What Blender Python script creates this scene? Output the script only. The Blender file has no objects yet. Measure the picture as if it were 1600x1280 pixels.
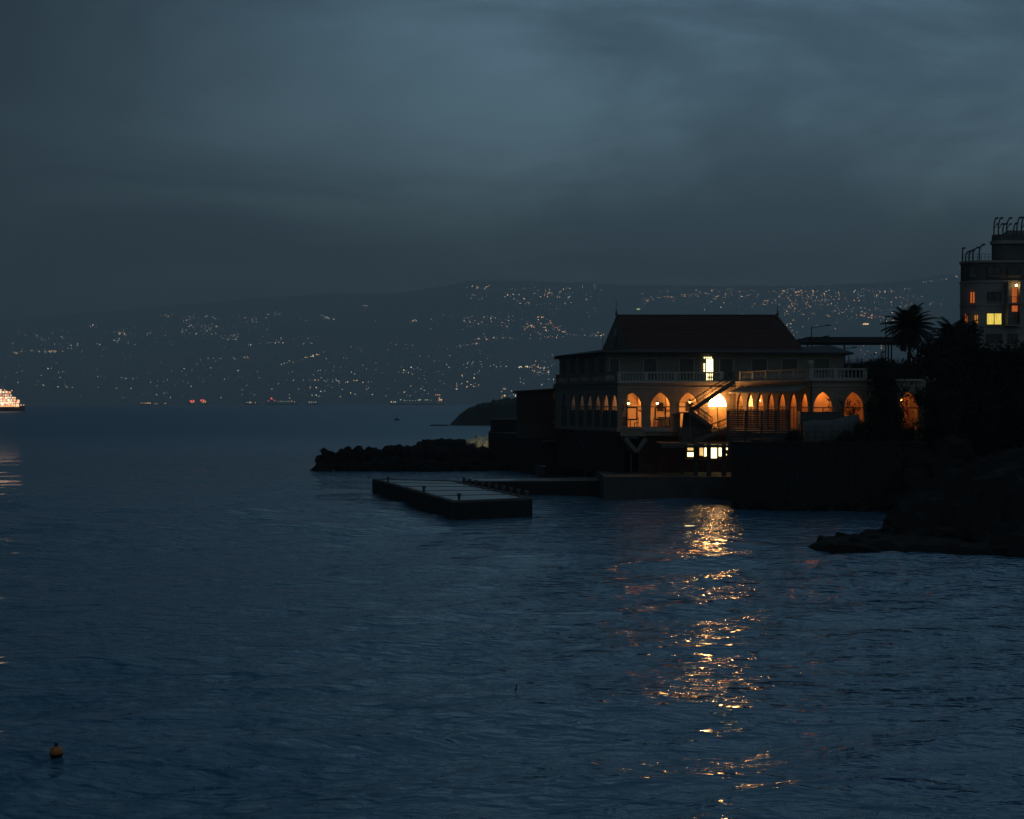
import bpy, bmesh, math, random
import numpy as np
from mathutils import Vector, Matrix, noise as mnoise

random.seed(7)
RNG = np.random.default_rng(11)
R = math.radians
SC = bpy.context.scene
COL = SC.collection

# ------------------------------------------------------------------ camera
F = 2222.2          # focal length in pixels of the 1600 px wide photograph
CH = 9.4            # height of the lens above the water
HZ = 630.0          # row of the horizon
cam = bpy.data.cameras.new('camera')
cam.lens = 50.0
cam.sensor_width = 36.0
cam.shift_y = -10.0 / 1600.0
cam.clip_start = 0.2
cam.clip_end = 60000
cam_o = bpy.data.objects.new('camera', cam)
cam_o.location = (0, 0, CH)
cam_o.rotation_euler = (R(90), 0, 0)
COL.objects.link(cam_o)
SC.camera = cam_o

# ------------------------------------------------------------------ sky, sun, exposure
SUN_AZ = 206.0      # degrees clockwise from +Y: behind the camera, to its left
SUN_EL = 1.5
world = bpy.data.worlds.new('World')
SC.world = world
world.use_nodes = True
nt = world.node_tree
nt.nodes.clear()
def N(t, kind, **kw):
    n = t.nodes.new(kind)
    for k, v in kw.items():
        setattr(n, k, v)
    return n
def val(sock, v):
    sock.default_value = v
def mathn(t, op, a, b=None, clamp=False):
    n = N(t, 'ShaderNodeMath', operation=op, use_clamp=clamp)
    for i, x in enumerate((a, b)):
        if x is None:
            continue
        if isinstance(x, (int, float)):
            n.inputs[i].default_value = x
        else:
            t.links.new(x, n.inputs[i])
    return n.outputs[0]
wo = N(nt, 'ShaderNodeOutputWorld')
bg = N(nt, 'ShaderNodeBackground')
sky = N(nt, 'ShaderNodeTexSky', sky_type='NISHITA')
sky.sun_disc = False
sky.sun_elevation = R(SUN_EL)
sky.sun_rotation = R(SUN_AZ)
sky.air_density = 1.0
sky.dust_density = 1.2
sky.ozone_density = 3.0
tc = N(nt, 'ShaderNodeTexCoord')
sep = N(nt, 'ShaderNodeSeparateXYZ')
nt.links.new(tc.outputs['Generated'], sep.inputs[0])
zz = mathn(nt, 'ADD', mathn(nt, 'ABSOLUTE', sep.outputs[2]), 0.30)
cmb = N(nt, 'ShaderNodeCombineXYZ')
nt.links.new(mathn(nt, 'DIVIDE', sep.outputs[0], zz), cmb.inputs[0])
nt.links.new(mathn(nt, 'DIVIDE', sep.outputs[1], zz), cmb.inputs[1])
mp = N(nt, 'ShaderNodeMapping')
mp.inputs['Rotation'].default_value = (0, 0, R(-32))
mp.inputs['Location'].default_value = (3.1, 0.7, 0)
mp.inputs['Scale'].default_value = (1.25, 1.75, 1)
nt.links.new(cmb.outputs[0], mp.inputs[0])
n1 = N(nt, 'ShaderNodeTexNoise')
val(n1.inputs['Scale'], 1.0); val(n1.inputs['Detail'], 8.0); val(n1.inputs['Roughness'], 0.56)
val(n1.inputs['Distortion'], 0.6)
nt.links.new(mp.outputs[0], n1.inputs['Vector'])
cr = N(nt, 'ShaderNodeValToRGB')
cr.color_ramp.interpolation = 'EASE'
cr.color_ramp.elements[0].position = 0.34; cr.color_ramp.elements[0].color = (0.55, 0.57, 0.60, 1)
cr.color_ramp.elements[1].position = 0.66; cr.color_ramp.elements[1].color = (1.32, 1.33, 1.31, 1)
nt.links.new(n1.outputs[0], cr.inputs[0])
# overcast layer: part of the blue sky is hidden by an even grey-blue stratus
stratus = N(nt, 'ShaderNodeMix', data_type='RGBA')
val(stratus.inputs[0], 0.70)
stratus.inputs[7].default_value = (0.345, 0.54, 0.635, 1)
nt.links.new(sky.outputs[0], stratus.inputs[6])
mul = N(nt, 'ShaderNodeMix', data_type='RGBA', blend_type='MULTIPLY')
val(mul.inputs[0], 1.0)
nt.links.new(stratus.outputs[2], mul.inputs[6])
nt.links.new(cr.outputs[0], mul.inputs[7])
# thick far cloud near the horizon, all the way round, and a heavier sky towards the left (north)
def ramp_map(v, a, b_, lo_, hi_):
    n = N(nt, 'ShaderNodeMapRange', interpolation_type='SMOOTHSTEP')
    nt.links.new(v, n.inputs[0])
    for i_, x_ in enumerate((a, b_, lo_, hi_)): n.inputs[i_+1].default_value = x_
    return n.outputs[0]
hor = ramp_map(mathn(nt, 'ADD', sep.outputs[2], mathn(nt, 'MULTIPLY', n1.outputs[0], 0.05)), 0.06, 0.215, 0.34, 1.0)
side = ramp_map(sep.outputs[0], -0.52, 0.14, 0.07, 1.15)
shade = mathn(nt, 'MULTIPLY', hor, side)
mul2 = N(nt, 'ShaderNodeMix', data_type='RGBA', blend_type='MULTIPLY')
val(mul2.inputs[0], 1.0)
nt.links.new(mul.outputs[2], mul2.inputs[6]); nt.links.new(shade, mul2.inputs[7])
nt.links.new(mul2.outputs[2], bg.inputs[0])
SKY_STRENGTH = 0.378
val(bg.inputs[1], SKY_STRENGTH)
nt.links.new(bg.outputs[0], wo.inputs[0])

sun = bpy.data.lights.new('sun', 'SUN')
sun.energy = 0.012
sun.angle = R(25)
sun.color = (1.0, 0.86, 0.78)
sun_o = bpy.data.objects.new('sun', sun)
_a = R(SUN_AZ); _e = R(12)
_d = Vector((math.sin(_a) * math.cos(_e), math.cos(_a) * math.cos(_e), math.sin(_e)))
sun_o.rotation_euler = (-_d).to_track_quat('-Z', 'Y').to_euler()
sun_o.location = _d * 300
COL.objects.link(sun_o)

vs = SC.view_settings
SC.display_settings.display_device = 'sRGB'
vs.view_transform = 'Standard'
vs.look = 'None'
vs.exposure = 0.0
vs.gamma = 1.0
vs.use_curve_mapping = False
cy = SC.cycles
cy.max_bounces = 6
cy.diffuse_bounces = 3
cy.glossy_bounces = 3
cy.transmission_bounces = 4
cy.transparent_max_bounces = 12
cy.volume_bounces = 0
cy.caustics_reflective = False
cy.caustics_refractive = False
cy.sample_clamp_indirect = 14.0
cy.use_denoising = True
cy.use_light_tree = True

# ------------------------------------------------------------------ helpers
def P(px, py, Y):
    """pixel + distance -> point"""
    return Vector(((px - 800.0) * Y / F, Y, CH + (HZ - py) * Y / F))
def PX(px, Y):
    return (px - 800.0) * Y / F
def PZ(py, Y):
    return CH + (HZ - py) * Y / F

ORG = {}
class MB:
    def __init__(s):
        s.v = []; s.f = []
    def add(s, vs_, fs):
        b = len(s.v)
        s.v += [tuple(x) for x in vs_]
        s.f += [tuple(b + i for i in q) for q in fs]
        return s
    def box(s, x0, y0, z0, x1, y1, z1):
        return s.add([(x0,y0,z0),(x1,y0,z0),(x1,y1,z0),(x0,y1,z0),(x0,y0,z1),(x1,y0,z1),(x1,y1,z1),(x0,y1,z1)],
                     [(0,3,2,1),(4,5,6,7),(0,1,5,4),(1,2,6,5),(2,3,7,6),(3,0,4,7)])
    def obox(s, c, ax, ay, az):
        """oriented box from centre and three half-axis vectors"""
        c, ax, ay, az = map(Vector, (c, ax, ay, az))
        vs_ = [c + i*ax + j*ay + k*az for k in (-1,1) for (i,j) in ((-1,-1),(1,-1),(1,1),(-1,1))]
        return s.add(vs_, [(0,3,2,1),(4,5,6,7),(0,1,5,4),(1,2,6,5),(2,3,7,6),(3,0,4,7)])
    def bar(s, p0, p1, w, h, up=(0,0,1)):
        p0, p1 = Vector(p0), Vector(p1)
        d = (p1 - p0)
        side = d.cross(Vector(up))
        if side.length < 1e-6:
            side = Vector((1,0,0))
        side.normalize()
        u = side.cross(d).normalized()
        return s.obox((p0+p1)/2, d/2, side*w/2, u*h/2)
    def tube(s, p0, p1, r0, r1=None, n=8, caps=True):
        r1 = r0 if r1 is None else r1
        p0, p1 = Vector(p0), Vector(p1)
        d = (p1 - p0).normalized()
        a = d.orthogonal().normalized(); b = d.cross(a)
        ring = lambda p, r: [p + (a*math.cos(2*math.pi*i/n) + b*math.sin(2*math.pi*i/n))*r for i in range(n)]
        vs_ = ring(p0, r0) + ring(p1, r1)
        fs = [(i, (i+1) % n, n+(i+1) % n, n+i) for i in range(n)]
        if caps:
            fs += [tuple(range(n-1, -1, -1)), tuple(range(n, 2*n))]
        return s.add(vs_, fs)
    def path(s, pts, r, n=6):
        for a, b in zip(pts[:-1], pts[1:]):
            s.tube(a, b, r, r, n)
        return s
    def lathe(s, prof, c=(0,0,0), n=10):
        c = Vector(c)
        vs_ = [c + Vector((r*math.cos(2*math.pi*i/n), r*math.sin(2*math.pi*i/n), z)) for r, z in prof for i in range(n)]
        fs = [(k*n+i, k*n+(i+1) % n, (k+1)*n+(i+1) % n, (k+1)*n+i) for k in range(len(prof)-1) for i in range(n)]
        fs += [tuple(range(n-1,-1,-1)), tuple((len(prof)-1)*n+i for i in range(n))]
        return s.add(vs_, fs)
    def prism(s, poly, z0, z1):
        """poly: counter-clockwise (x, y) list"""
        n = len(poly)
        vs_ = [(x, y, z0) for x, y in poly] + [(x, y, z1) for x, y in poly]
        fs = [(i, (i+1) % n, n+(i+1) % n, n+i) for i in range(n)]
        return s.add(vs_, fs + [tuple(range(n-1,-1,-1)), tuple(range(n, 2*n))])
    def sphere(s, c, r, nu=10, nv=6, sz=1.0):
        c = Vector(c)
        prof = [(max(r*math.sin(math.pi*k/nv), 1e-4*r), -r*sz*math.cos(math.pi*k/nv)) for k in range(nv+1)]
        return s.lathe(prof, c, nu)
    def mesh(s, name, mat, smooth=False, origin=None):
        if origin is None:
            a = np.array(s.v); origin = Vector((a.min(0) + a.max(0)) / 2)
        origin = Vector(origin)
        me = bpy.data.meshes.new(name)
        me.from_pydata([tuple(Vector(v) - origin) for v in s.v], [], s.f)
        if smooth:
            me.polygons.foreach_set('use_smooth', [True]*len(me.polygons))
        me.materials.append(mat)
        me.update()
        return me, origin
    def build(s, name, mat, parent=None, smooth=False, origin=None):
        me, o = s.mesh(name, mat, smooth, origin)
        return place(name, me, o, parent)

def place(name, me, loc, parent=None, rot=None, scale=None):
    o = bpy.data.objects.new(name, me)
    COL.objects.link(o)
    ORG[o.name] = Vector(loc)
    if parent is not None:
        o.parent = parent
        o.location = Vector(loc) - ORG[parent.name]
    else:
        o.location = loc
    if rot is not None: o.rotation_euler = rot
    if scale is not None: o.scale = scale
    return o
def tag(o, label, cat, group=None):
    o['label'] = label; o['category'] = cat
    if group: o['group'] = group
    return o
def struct(o, kind='structure'):
    o['kind'] = kind
    return o
def thing(name, label, cat, loc, group=None):
    o = bpy.data.objects.new(name, None)
    o.empty_display_size = 0.3
    COL.objects.link(o)
    o.location = loc
    ORG[o.name] = Vector(loc)
    return tag(o, label, cat, group)
def copy_child(src, parent, loc=None, name=None):
    o = src.copy()
    COL.objects.link(o)
    o.parent = parent
    return o

# ------------------------------------------------------------------ materials
def material(name, color, rough=0.8, var=0.25, scale=1.5, bump=0.0, bscale=8.0, metallic=0.0, spec=0.4, brick=None):
    m = bpy.data.materials.new(name); m.use_nodes = True
    t = m.node_tree; b = t.nodes['Principled BSDF']
    val(b.inputs['Roughness'], rough); val(b.inputs['Metallic'], metallic)
    val(b.inputs['Specular IOR Level'], spec)
    geo = N(t, 'ShaderNodeNewGeometry')
    nz = N(t, 'ShaderNodeTexNoise')
    val(nz.inputs['Scale'], scale); val(nz.inputs['Detail'], 6.0); val(nz.inputs['Roughness'], 0.6)
    t.links.new(geo.outputs['Position'], nz.inputs['Vector'])
    ramp = N(t, 'ShaderNodeValToRGB')
    c = Vector(color)
    ramp.color_ramp.elements[0].position = 0.28
    ramp.color_ramp.elements[1].position = 0.74
    ramp.color_ramp.elements[0].color = (*(c*(1-var)), 1)
    ramp.color_ramp.elements[1].color = (*[min(1, x) for x in c*(1+var)], 1)
    t.links.new(nz.outputs[0], ramp.inputs[0])
    col_out = ramp.outputs[0]
    if brick:
        # courses of blocks, seen along either wall direction
        s_ = N(t, 'ShaderNodeSeparateXYZ'); t.links.new(geo.outputs['Position'], s_.inputs[0])
        cb = N(t, 'ShaderNodeCombineXYZ')
        t.links.new(mathn(t, 'ADD', s_.outputs[0], mathn(t, 'MULTIPLY', s_.outputs[1], 0.93)), cb.inputs[0])
        t.links.new(s_.outputs[2], cb.inputs[1])
        bk = N(t, 'ShaderNodeTexBrick')
        val(bk.inputs['Scale'], 1.0); val(bk.inputs['Brick Width'], brick[0]); val(bk.inputs['Row Height'], brick[1])
        val(bk.inputs['Mortar Size'], 0.012)
        bk.inputs['Color1'].default_value = (1, 1, 1, 1)
        bk.inputs['Color2'].default_value = (0.86, 0.86, 0.86, 1)
        bk.inputs['Mortar'].default_value = (0.62, 0.62, 0.62, 1)
        t.links.new(cb.outputs[0], bk.inputs['Vector'])
        mx = N(t, 'ShaderNodeMix', data_type='RGBA', blend_type='MULTIPLY')
        val(mx.inputs[0], 1.0)
        t.links.new(col_out, mx.inputs[6]); t.links.new(bk.outputs[0], mx.inputs[7])
        col_out = mx.outputs[2]
    t.links.new(col_out, b.inputs['Base Color'])
    if bump:
        n2 = N(t, 'ShaderNodeTexNoise')
        val(n2.inputs['Scale'], bscale); val(n2.inputs['Detail'], 8.0)
        t.links.new(geo.outputs['Position'], n2.inputs['Vector'])
        bp = N(t, 'ShaderNodeBump'); val(bp.inputs['Strength'], bump); val(bp.inputs['Distance'], 0.1)
        t.links.new(n2.outputs[0], bp.inputs['Height'])
        t.links.new(bp.outputs[0], b.inputs['Normal'])
    return m
def emitter(name, color, strength, sample=True, folds=0.0, fscale=3.0):
    m = bpy.data.materials.new(name); m.use_nodes = True
    t = m.node_tree; t.nodes.clear()
    out = N(t, 'ShaderNodeOutputMaterial'); e = N(t, 'ShaderNodeEmission')
    e.inputs[0].default_value = (*color, 1); val(e.inputs[1], strength)
    if folds:
        # the folds of a drawn curtain behind the glass
        geo = N(t, 'ShaderNodeNewGeometry')
        mpn = N(t, 'ShaderNodeMapping'); mpn.inputs['Scale'].default_value = (fscale, fscale, 0.12*fscale)
        t.links.new(geo.outputs['Position'], mpn.inputs[0])
        nz = N(t, 'ShaderNodeTexNoise'); val(nz.inputs['Scale'], 1.6); val(nz.inputs['Detail'], 3.0)
        t.links.new(mpn.outputs[0], nz.inputs['Vector'])
        mr = N(t, 'ShaderNodeMapRange')
        val(mr.inputs[1], 0.3); val(mr.inputs[2], 0.7); val(mr.inputs[3], strength*(1-folds)); val(mr.inputs[4], strength*(1+folds))
        t.links.new(nz.outputs[0], mr.inputs[0]); t.links.new(mr.outputs[0], e.inputs[1])
    t.links.new(e.outputs[0], out.inputs[0])
    if not sample:
        m.cycles.emission_sampling = 'NONE'
    return m

M = {}
M['stone'] = material('stone', (0.25, 0.19, 0.135), 0.9, 0.16, 0.9, 0.5, 5.0, brick=(0.75, 0.34))
M['plaster'] = material('plaster', (0.135, 0.128, 0.112), 0.9, 0.15, 1.2, 0.3, 6.0)
M['trim'] = material('trim', (0.29, 0.27, 0.235), 0.85, 0.15, 2.0, 0.3, 9.0)
M['shutter'] = material('shutter', (0.055, 0.06, 0.055), 0.7, 0.25, 3.0)
M['interior'] = material('interior', (0.60, 0.44, 0.28), 0.9, 0.10, 1.0)
M['tile_roof'] = material('tile_roof', (0.056, 0.022, 0.018), 0.9, 0.35, 2.2, 0.8, 4.0)
M['tin_roof'] = material('tin_roof', (0.026, 0.025, 0.026), 0.9, 0.3, 1.4, 0.4, 3.0)
M['dark_metal'] = material('dark_metal', (0.030, 0.029, 0.028), 0.55, 0.2, 3.0, metallic=0.5)
M['steel'] = material('steel', (0.10, 0.085, 0.07), 0.6, 0.3, 3.0, metallic=0.3)
M['wood'] = material('wood', (0.042, 0.036, 0.030), 0.8, 0.3, 4.0, 0.3, 14)
M['frame'] = material('frame', (0.028, 0.022, 0.018), 0.6, 0.2, 3.0)
M['concrete'] = material('concrete', (0.065, 0.060, 0.056), 0.9, 0.35, 0.5, 0.6, 4.0)
M['wet_deck'] = material('wet_deck', (0.17, 0.185, 0.195), 0.28, 0.4, 0.35, 0.12, 2.0, spec=0.5)
M['quay_wall'] = material('quay_wall', (0.014, 0.013, 0.0125), 0.95, 0.4, 0.6, 0.7, 3.0, brick=(1.6, 0.6))
M['rock'] = material('rock', (0.0145, 0.0132, 0.0126), 0.95, 0.4, 0.8, 0.8, 3.0, spec=0.08)
M['pale_rock'] = material('pale_rock', (0.38, 0.35, 0.28), 0.95, 0.35, 1.2, 0.8, 3.0)
M['earth'] = material('earth', (0.022, 0.021, 0.018), 0.95, 0.4, 0.3, 0.8, 1.5)
M['asphalt'] = material('asphalt', (0.05, 0.05, 0.05), 0.9, 0.2, 1.0)
M['brickwork'] = material('brickwork', (0.15, 0.085, 0.06), 0.95, 0.25, 1.0, 0.5, 4.0, brick=(0.45, 0.16))
M['tarp'] = material('tarp', (0.075, 0.075, 0.074), 0.8, 0.2, 1.5, 0.4, 3)
M['awning'] = material('awning', (0.17, 0.15, 0.14), 0.85, 0.25, 2.5)
M['leaf'] = material('leaf', (0.012, 0.016, 0.010), 0.8, 0.5, 0.9, spec=0.1)
M['palm_leaf'] = material('palm_leaf', (0.018, 0.023, 0.015), 0.7, 0.4, 0.9)
M['bark'] = material('bark', (0.06, 0.05, 0.04), 0.95, 0.3, 3, 0.8, 8)
M['hotel'] = material('hotel', (0.20, 0.185, 0.17), 0.9, 0.2, 0.25, 0.2, 3.0)
M['hotel_dark'] = material('hotel_dark', (0.065, 0.062, 0.060), 0.9, 0.25, 0.3)
M['dark_glass'] = material('dark_glass', (0.015, 0.017, 0.02), 0.15, 0.2, 1.0, spec=0.5)
M['ship_hull'] = material('ship_hull', (0.045, 0.04, 0.042), 0.7, 0.2, 0.1)
M['ship_white'] = material('ship_white', (0.6, 0.58, 0.55), 0.7, 0.1, 0.1)
M['buoy'] = material('buoy', (0.42, 0.115, 0.022), 0.55, 0.15, 9.0)
M['cloth'] = material('cloth', (0.55, 0.40, 0.25), 0.95, 0.15, 2.0)
_t = M['cloth'].node_tree; _mx = N(_t, 'ShaderNodeMixShader'); _tl = N(_t, 'ShaderNodeBsdfTranslucent')
_tl.inputs[0].default_value = (0.75, 0.52, 0.28, 1); val(_mx.inputs[0], 0.5)
_t.links.new(_t.nodes['Principled BSDF'].outputs[0], _mx.inputs[1]); _t.links.new(_tl.outputs[0], _mx.inputs[2])
_t.links.new(_mx.outputs[0], _t.nodes['Material Output'].inputs[0])
M['mountain'] = material('mountain', (0.075, 0.088, 0.080), 1.0, 0.35, 0.0012)
M['headland'] = material('headland', (0.022, 0.024, 0.021), 1.0, 0.4, 0.03, 0.6, 0.2)

WARM = (1.0, 0.50, 0.16)
M['bulb'] = emitter('bulb', (1.0, 0.66, 0.32), 12.0)
M['pendant'] = emitter('pendant', (1.0, 0.62, 0.26), 10.0)
M['pendant_orange'] = emitter('pendant_orange', (1.0, 0.40, 0.10), 7.0)
M['fill_amber'] = emitter('fill_amber', (1.0, 0.37, 0.08), 125.0)  # this and the next three: added fill lamps hidden above the arches
M['fill_door'] = emitter('fill_door', (1.0, 0.50, 0.15), 210.0)
M['fill_orange'] = emitter('fill_orange', (1.0, 0.32, 0.06), 66.0)
M['fill_pale'] = emitter('fill_pale', (1.0, 0.74, 0.52), 40.0)
M['door_lamp'] = emitter('door_lamp', (1.0, 0.46, 0.13), 400.0)
M['lunette'] = emitter('lunette', (1.0, 0.47, 0.145), 34.0, folds=0.35, fscale=2)
M['lit_white'] = emitter('lit_white', (1.0, 0.82, 0.38), 3.0, folds=0.2, fscale=4)
M['lit_amber'] = emitter('lit_amber', (1.0, 0.62, 0.20), 0.9, folds=0.4, fscale=6)
M['lit_door'] = emitter('lit_door', (1.0, 0.72, 0.30), 1.5, folds=0.3, fscale=5)
M['hotel_yellow'] = emitter('hotel_yellow', (1.0, 0.74, 0.13), 0.80, folds=0.25, fscale=4)
M['hotel_orange'] = emitter('hotel_orange', (1.0, 0.22, 0.05), 0.42, folds=0.25, fscale=2)
M['hotel_amber'] = emitter('hotel_amber', (1.0, 0.42, 0.08), 0.40, folds=0.5, fscale=9)

# thin window glass: lets the light through, mirrors a little of the dusk
g = bpy.data.materials.new('glass'); g.use_nodes = True
t = g.node_tree; t.nodes.clear()
out = N(t, 'ShaderNodeOutputMaterial'); mx = N(t, 'ShaderNodeMixShader')
tr = N(t, 'ShaderNodeBsdfTransparent'); tr.inputs[0].default_value = (0.94, 0.93, 0.90, 1)
gl = N(t, 'ShaderNodeBsdfGlossy'); val(gl.inputs['Roughness'], 0.04)
lw_ = N(t, 'ShaderNodeLayerWeight'); val(lw_.inputs[0], 0.5)
t.links.new(mathn(t, 'ADD', mathn(t, 'MULTIPLY', mathn(t, 'POWER', lw_.outputs['Facing'], 5.0), 0.7), 0.035), mx.inputs[0]); t.links.new(tr.outputs[0], mx.inputs[1]); t.links.new(gl.outputs[0], mx.inputs[2])
t.links.new(mx.outputs[0], out.inputs[0])
M['glass'] = g

# sea
w = bpy.data.materials.new('sea'); w.use_nodes = True
t = w.node_tree; b = t.nodes['Principled BSDF']
b.inputs['Base Color'].default_value = (0.034, 0.105, 0.172, 1)
val(b.inputs['IOR'], 1.50)
geo = N(t, 'ShaderNodeNewGeometry')
def wave_noise(sc, stretch, rot, detail, dist):
    mpn = N(t, 'ShaderNodeMapping')
    mpn.inputs['Rotation'].default_value = (0, 0, R(rot))
    mpn.inputs['Scale'].default_value = (sc, sc*stretch, sc)
    t.links.new(geo.outputs['Position'], mpn.inputs[0])
    nz = N(t, 'ShaderNodeTexNoise')
    val(nz.inputs['Scale'], 1.0); val(nz.inputs['Detail'], detail); val(nz.inputs['Roughness'], 0.5)
    val(nz.inputs['Distortion'], 0.4)
    t.links.new(mpn.outputs[0], nz.inputs['Vector'])
    bp = N(t, 'ShaderNodeBump'); val(bp.inputs['Strength'], 1.0); val(bp.inputs['Distance'], dist)
    t.links.new(nz.outputs[0], bp.inputs['Height'])
    return bp
# sheltered water by the quay is glassier than the open bay, whose small chop is too fine to model
sy_ = N(t, 'ShaderNodeSeparateXYZ'); t.links.new(geo.outputs['Position'], sy_.inputs[0])
rr_ = N(t, 'ShaderNodeMapRange', interpolation_type='SMOOTHSTEP')
t.links.new(sy_.outputs[1], rr_.inputs[0])
for i_, x_ in enumerate((130.0, 480.0, 0.035, 0.40)): rr_.inputs[i_+1].default_value = x_
t.links.new(rr_.outputs[0], b.inputs['Roughness'])
b1 = wave_noise(0.42, 2.8, 9, 2.0, 0.32)
b2 = wave_noise(1.15, 2.6, -11, 2.0, 0.13)
b3 = wave_noise(3.8, 2.3, 8, 2.0, 0.014)
t.links.new(b1.outputs[0], b2.inputs['Normal'])
t.links.new(b2.outputs[0], b3.inputs['Normal'])
t.links.new(b3.outputs[0], b.inputs['Normal'])
M['sea'] = w

# ------------------------------------------------------------------ the sea
def make_sea():
    rows = [-140.0, -60, -20, 0, 6, 11, 15]
    y = 15.0
    while y < 13500:
        y += max(0.16, y*y/20888.0*1.35) if y < 420 else y*0.06
        rows.append(y)
    rows = np.array(rows)
    cols = np.concatenate([np.linspace(-1.6, -0.52, 18)[:-1], np.linspace(-0.52, 0.52, 640), np.linspace(0.52, 1.6, 18)[1:]])
    Y, U = np.meshgrid(rows, cols, indexing='ij')
    X = U * (np.maximum(Y, -20) + 26.0)
    dy = np.gradient(rows)
    d = np.maximum(dy[:, None], (np.maximum(rows, 0) + 26)[:, None] * 0.0016) * np.ones_like(X)
    Z = np.zeros_like(X); DX = np.zeros_like(X); DY = np.zeros_like(X)
    rng = np.random.default_rng(3)
    n = 90
    lam = 0.65 * (16.0/0.65) ** (rng.random(n))
    for L in lam:
        k = 2*math.pi/L
        th = R(90 + 16) + rng.normal(0, 0.42)
        slope = 0.0235 * (1.25 if L < 2.0 else (1.0 if L < 8 else (8.0/L)**0.7))
        a = slope / k
        ph = rng.random()*6.283
        att = np.clip(L/(2.5*d) - 1.0, 0, 1)
        arg = k*(X*math.cos(th) + Y*math.sin(th)) + ph
        Z += att*a*np.cos(arg)
        q = 0.75
        DX -= att*q*a*math.cos(th)*np.sin(arg)
        DY -= att*q*a*math.sin(th)*np.sin(arg)
    # calmer patches, as gusts leave them
    patch = 0.80 + 0.30*np.sin(X*0.045+1.0+0.02*Y)*np.sin(Y*0.06+0.4) + 0.15*np.sin(X*0.11-Y*0.08)
    Z *= patch; DX *= patch; DY *= patch
    V = np.stack([X+DX, Y+DY, Z], -1).reshape(-1, 3)
    global SEA_V
    SEA_V = V
    nr, nc = X.shape
    i = np.arange(nr*nc).reshape(nr, nc)
    Q = np.stack([i[:-1,:-1], i[:-1,1:], i[1:,1:], i[1:,:-1]], -1).reshape(-1, 4)
    me = bpy.data.meshes.new('sea')
    me.vertices.add(len(V)); me.vertices.foreach_set('co', V.astype(np.float32).ravel())
    me.loops.add(Q.size); me.loops.foreach_set('vertex_index', Q.astype(np.int32).ravel())
    me.polygons.add(len(Q))
    me.polygons.foreach_set('loop_start', np.arange(0, Q.size, 4, dtype=np.int32))
    me.polygons.foreach_set('use_smooth', np.ones(len(Q), bool))
    me.update(calc_edges=True)
    me.materials.append(M['sea'])
    return struct(place('sea', me, (0, 0, 0)))
make_sea()
def sea_level(x, y):
    d = (SEA_V[:,0]-x)**2 + (SEA_V[:,1]-y)**2
    return float(SEA_V[np.argmin(d), 2])

# ------------------------------------------------------------------ far mountains
RX = [-900, -300, 0, 120, 250, 400, 520, 620, 700, 745, 820, 900, 980, 1100, 1250, 1400, 1500, 1700, 2100, 2600]
RY = [545, 520, 500, 490, 480, 466, 459, 458, 446, 438, 439, 441, 446, 446, 447, 440, 428, 424, 430, 450]
def ridge(px):
    return float(np.interp(px, RX, RY))
SH = 631.6
def mtn_raw(px, t):
    y = 11000 + 5000*t
    n = mnoise.fractal(Vector((px*0.004, t*2.2, 3.7)), 1.0, 2.0, 5)
    tt = min(max(t, 0), 1)
    rel = tt**0.85 * (1 + 0.16*n*math.sin(math.pi*tt)) + 0.012*mnoise.noise(Vector((px*0.02, t*3, 1)))*tt
    py = SH - rel*(SH - ridge(px))
    z = PZ(py, y)
    if t > 1: z *= max(0.0, 1 - (t-1)*2.2)
    return y, z
def make_mountain():
    mb = MB()
    pxs = np.arange(-900, 2601, 14); ts = np.concatenate([np.linspace(-0.02, 1, 46), [1.08, 1.25, 1.45]])
    for t_ in ts:
        for px in pxs:
            y, z = mtn_raw(px, t_)
            mb.v.append((PX(px, y), y, z if t_ > -0.01 else -20.0))
    n = len(pxs)
    mb.f = [(r*n+c, r*n+c+1, (r+1)*n+c+1, (r+1)*n+c) for r in range(len(ts)-1) for c in range(n-1)]
    return struct(mb.build('mountain', M['mountain'], smooth=True, origin=(0, 12000, 0)))
make_mountain()
def on_mountain(px, py):
    """first point of the slope seen along a line of sight"""
    lo = None
    for k in range(1, 201):
        t_ = k/200
        y, z = mtn_raw(px, t_)
        if HZ - (z - CH)*F/y <= py:
            lo = t_; break
    if lo is None: lo = 0.99
    y, z = mtn_raw(px, lo)
    return Vector((PX(px, y), y, z + 4))

# ------------------------------------------------------------------ headland behind the breakwater
def heightfield(name, mat, pts, hfun, step, smooth=True, zmin=-1.5):
    """pts: bounding (x0,y0,x1,y1); faces kept where land is"""
    x0, y0, x1, y1 = pts
    xs = np.arange(x0, x1+step, step); ys = np.arange(y0, y1+step, step)
    mb = MB(); n = len(xs)
    H = [[hfun(x, y) for x in xs] for y in ys]
    for r, y in enumerate(ys):
        for c, x in enumerate(xs):
            jx = 0.3*step*mnoise.noise(Vector((x*1.7, y*1.7, 5)))
            mb.v.append((x+jx, y, H[r][c]))
    for r in range(len(ys)-1):
        for c in range(n-1):
            if max(H[r][c], H[r][c+1], H[r+1][c], H[r+1][c+1]) > zmin:
                mb.f.append((r*n+c, r*n+c+1, (r+1)*n+c+1, (r+1)*n+c))
    return mb.build(name, mat, smooth=smooth, origin=(x0, y0, 0))
def head_h(x, y):
    # tip at px 700, rises to the right
    e = (x - PX(700, 600)) / 26.0
    if e < -0.3: return -3
    prof = 11.0*(1-math.exp(-max(e,0)*2.6)) - 0.3 if e > 0 else -2.0
    dy = (y - 597) / 6.0
    f = min(1, max(-0.3, dy)) if y < 640 else 1
    n = mnoise.fractal(Vector((x*0.17, y*0.12, 2)), 1.0, 2.0, 5)
    return prof*max(-0.2, f)*(1 + 0.12*n) + 1.3*n*min(1, max(0, e*3)) + 1.5*mnoise.fractal(Vector((x*0.45, y*0.4, 8)), 1.0, 2.0, 3)*min(1, max(0, e*3))
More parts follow.
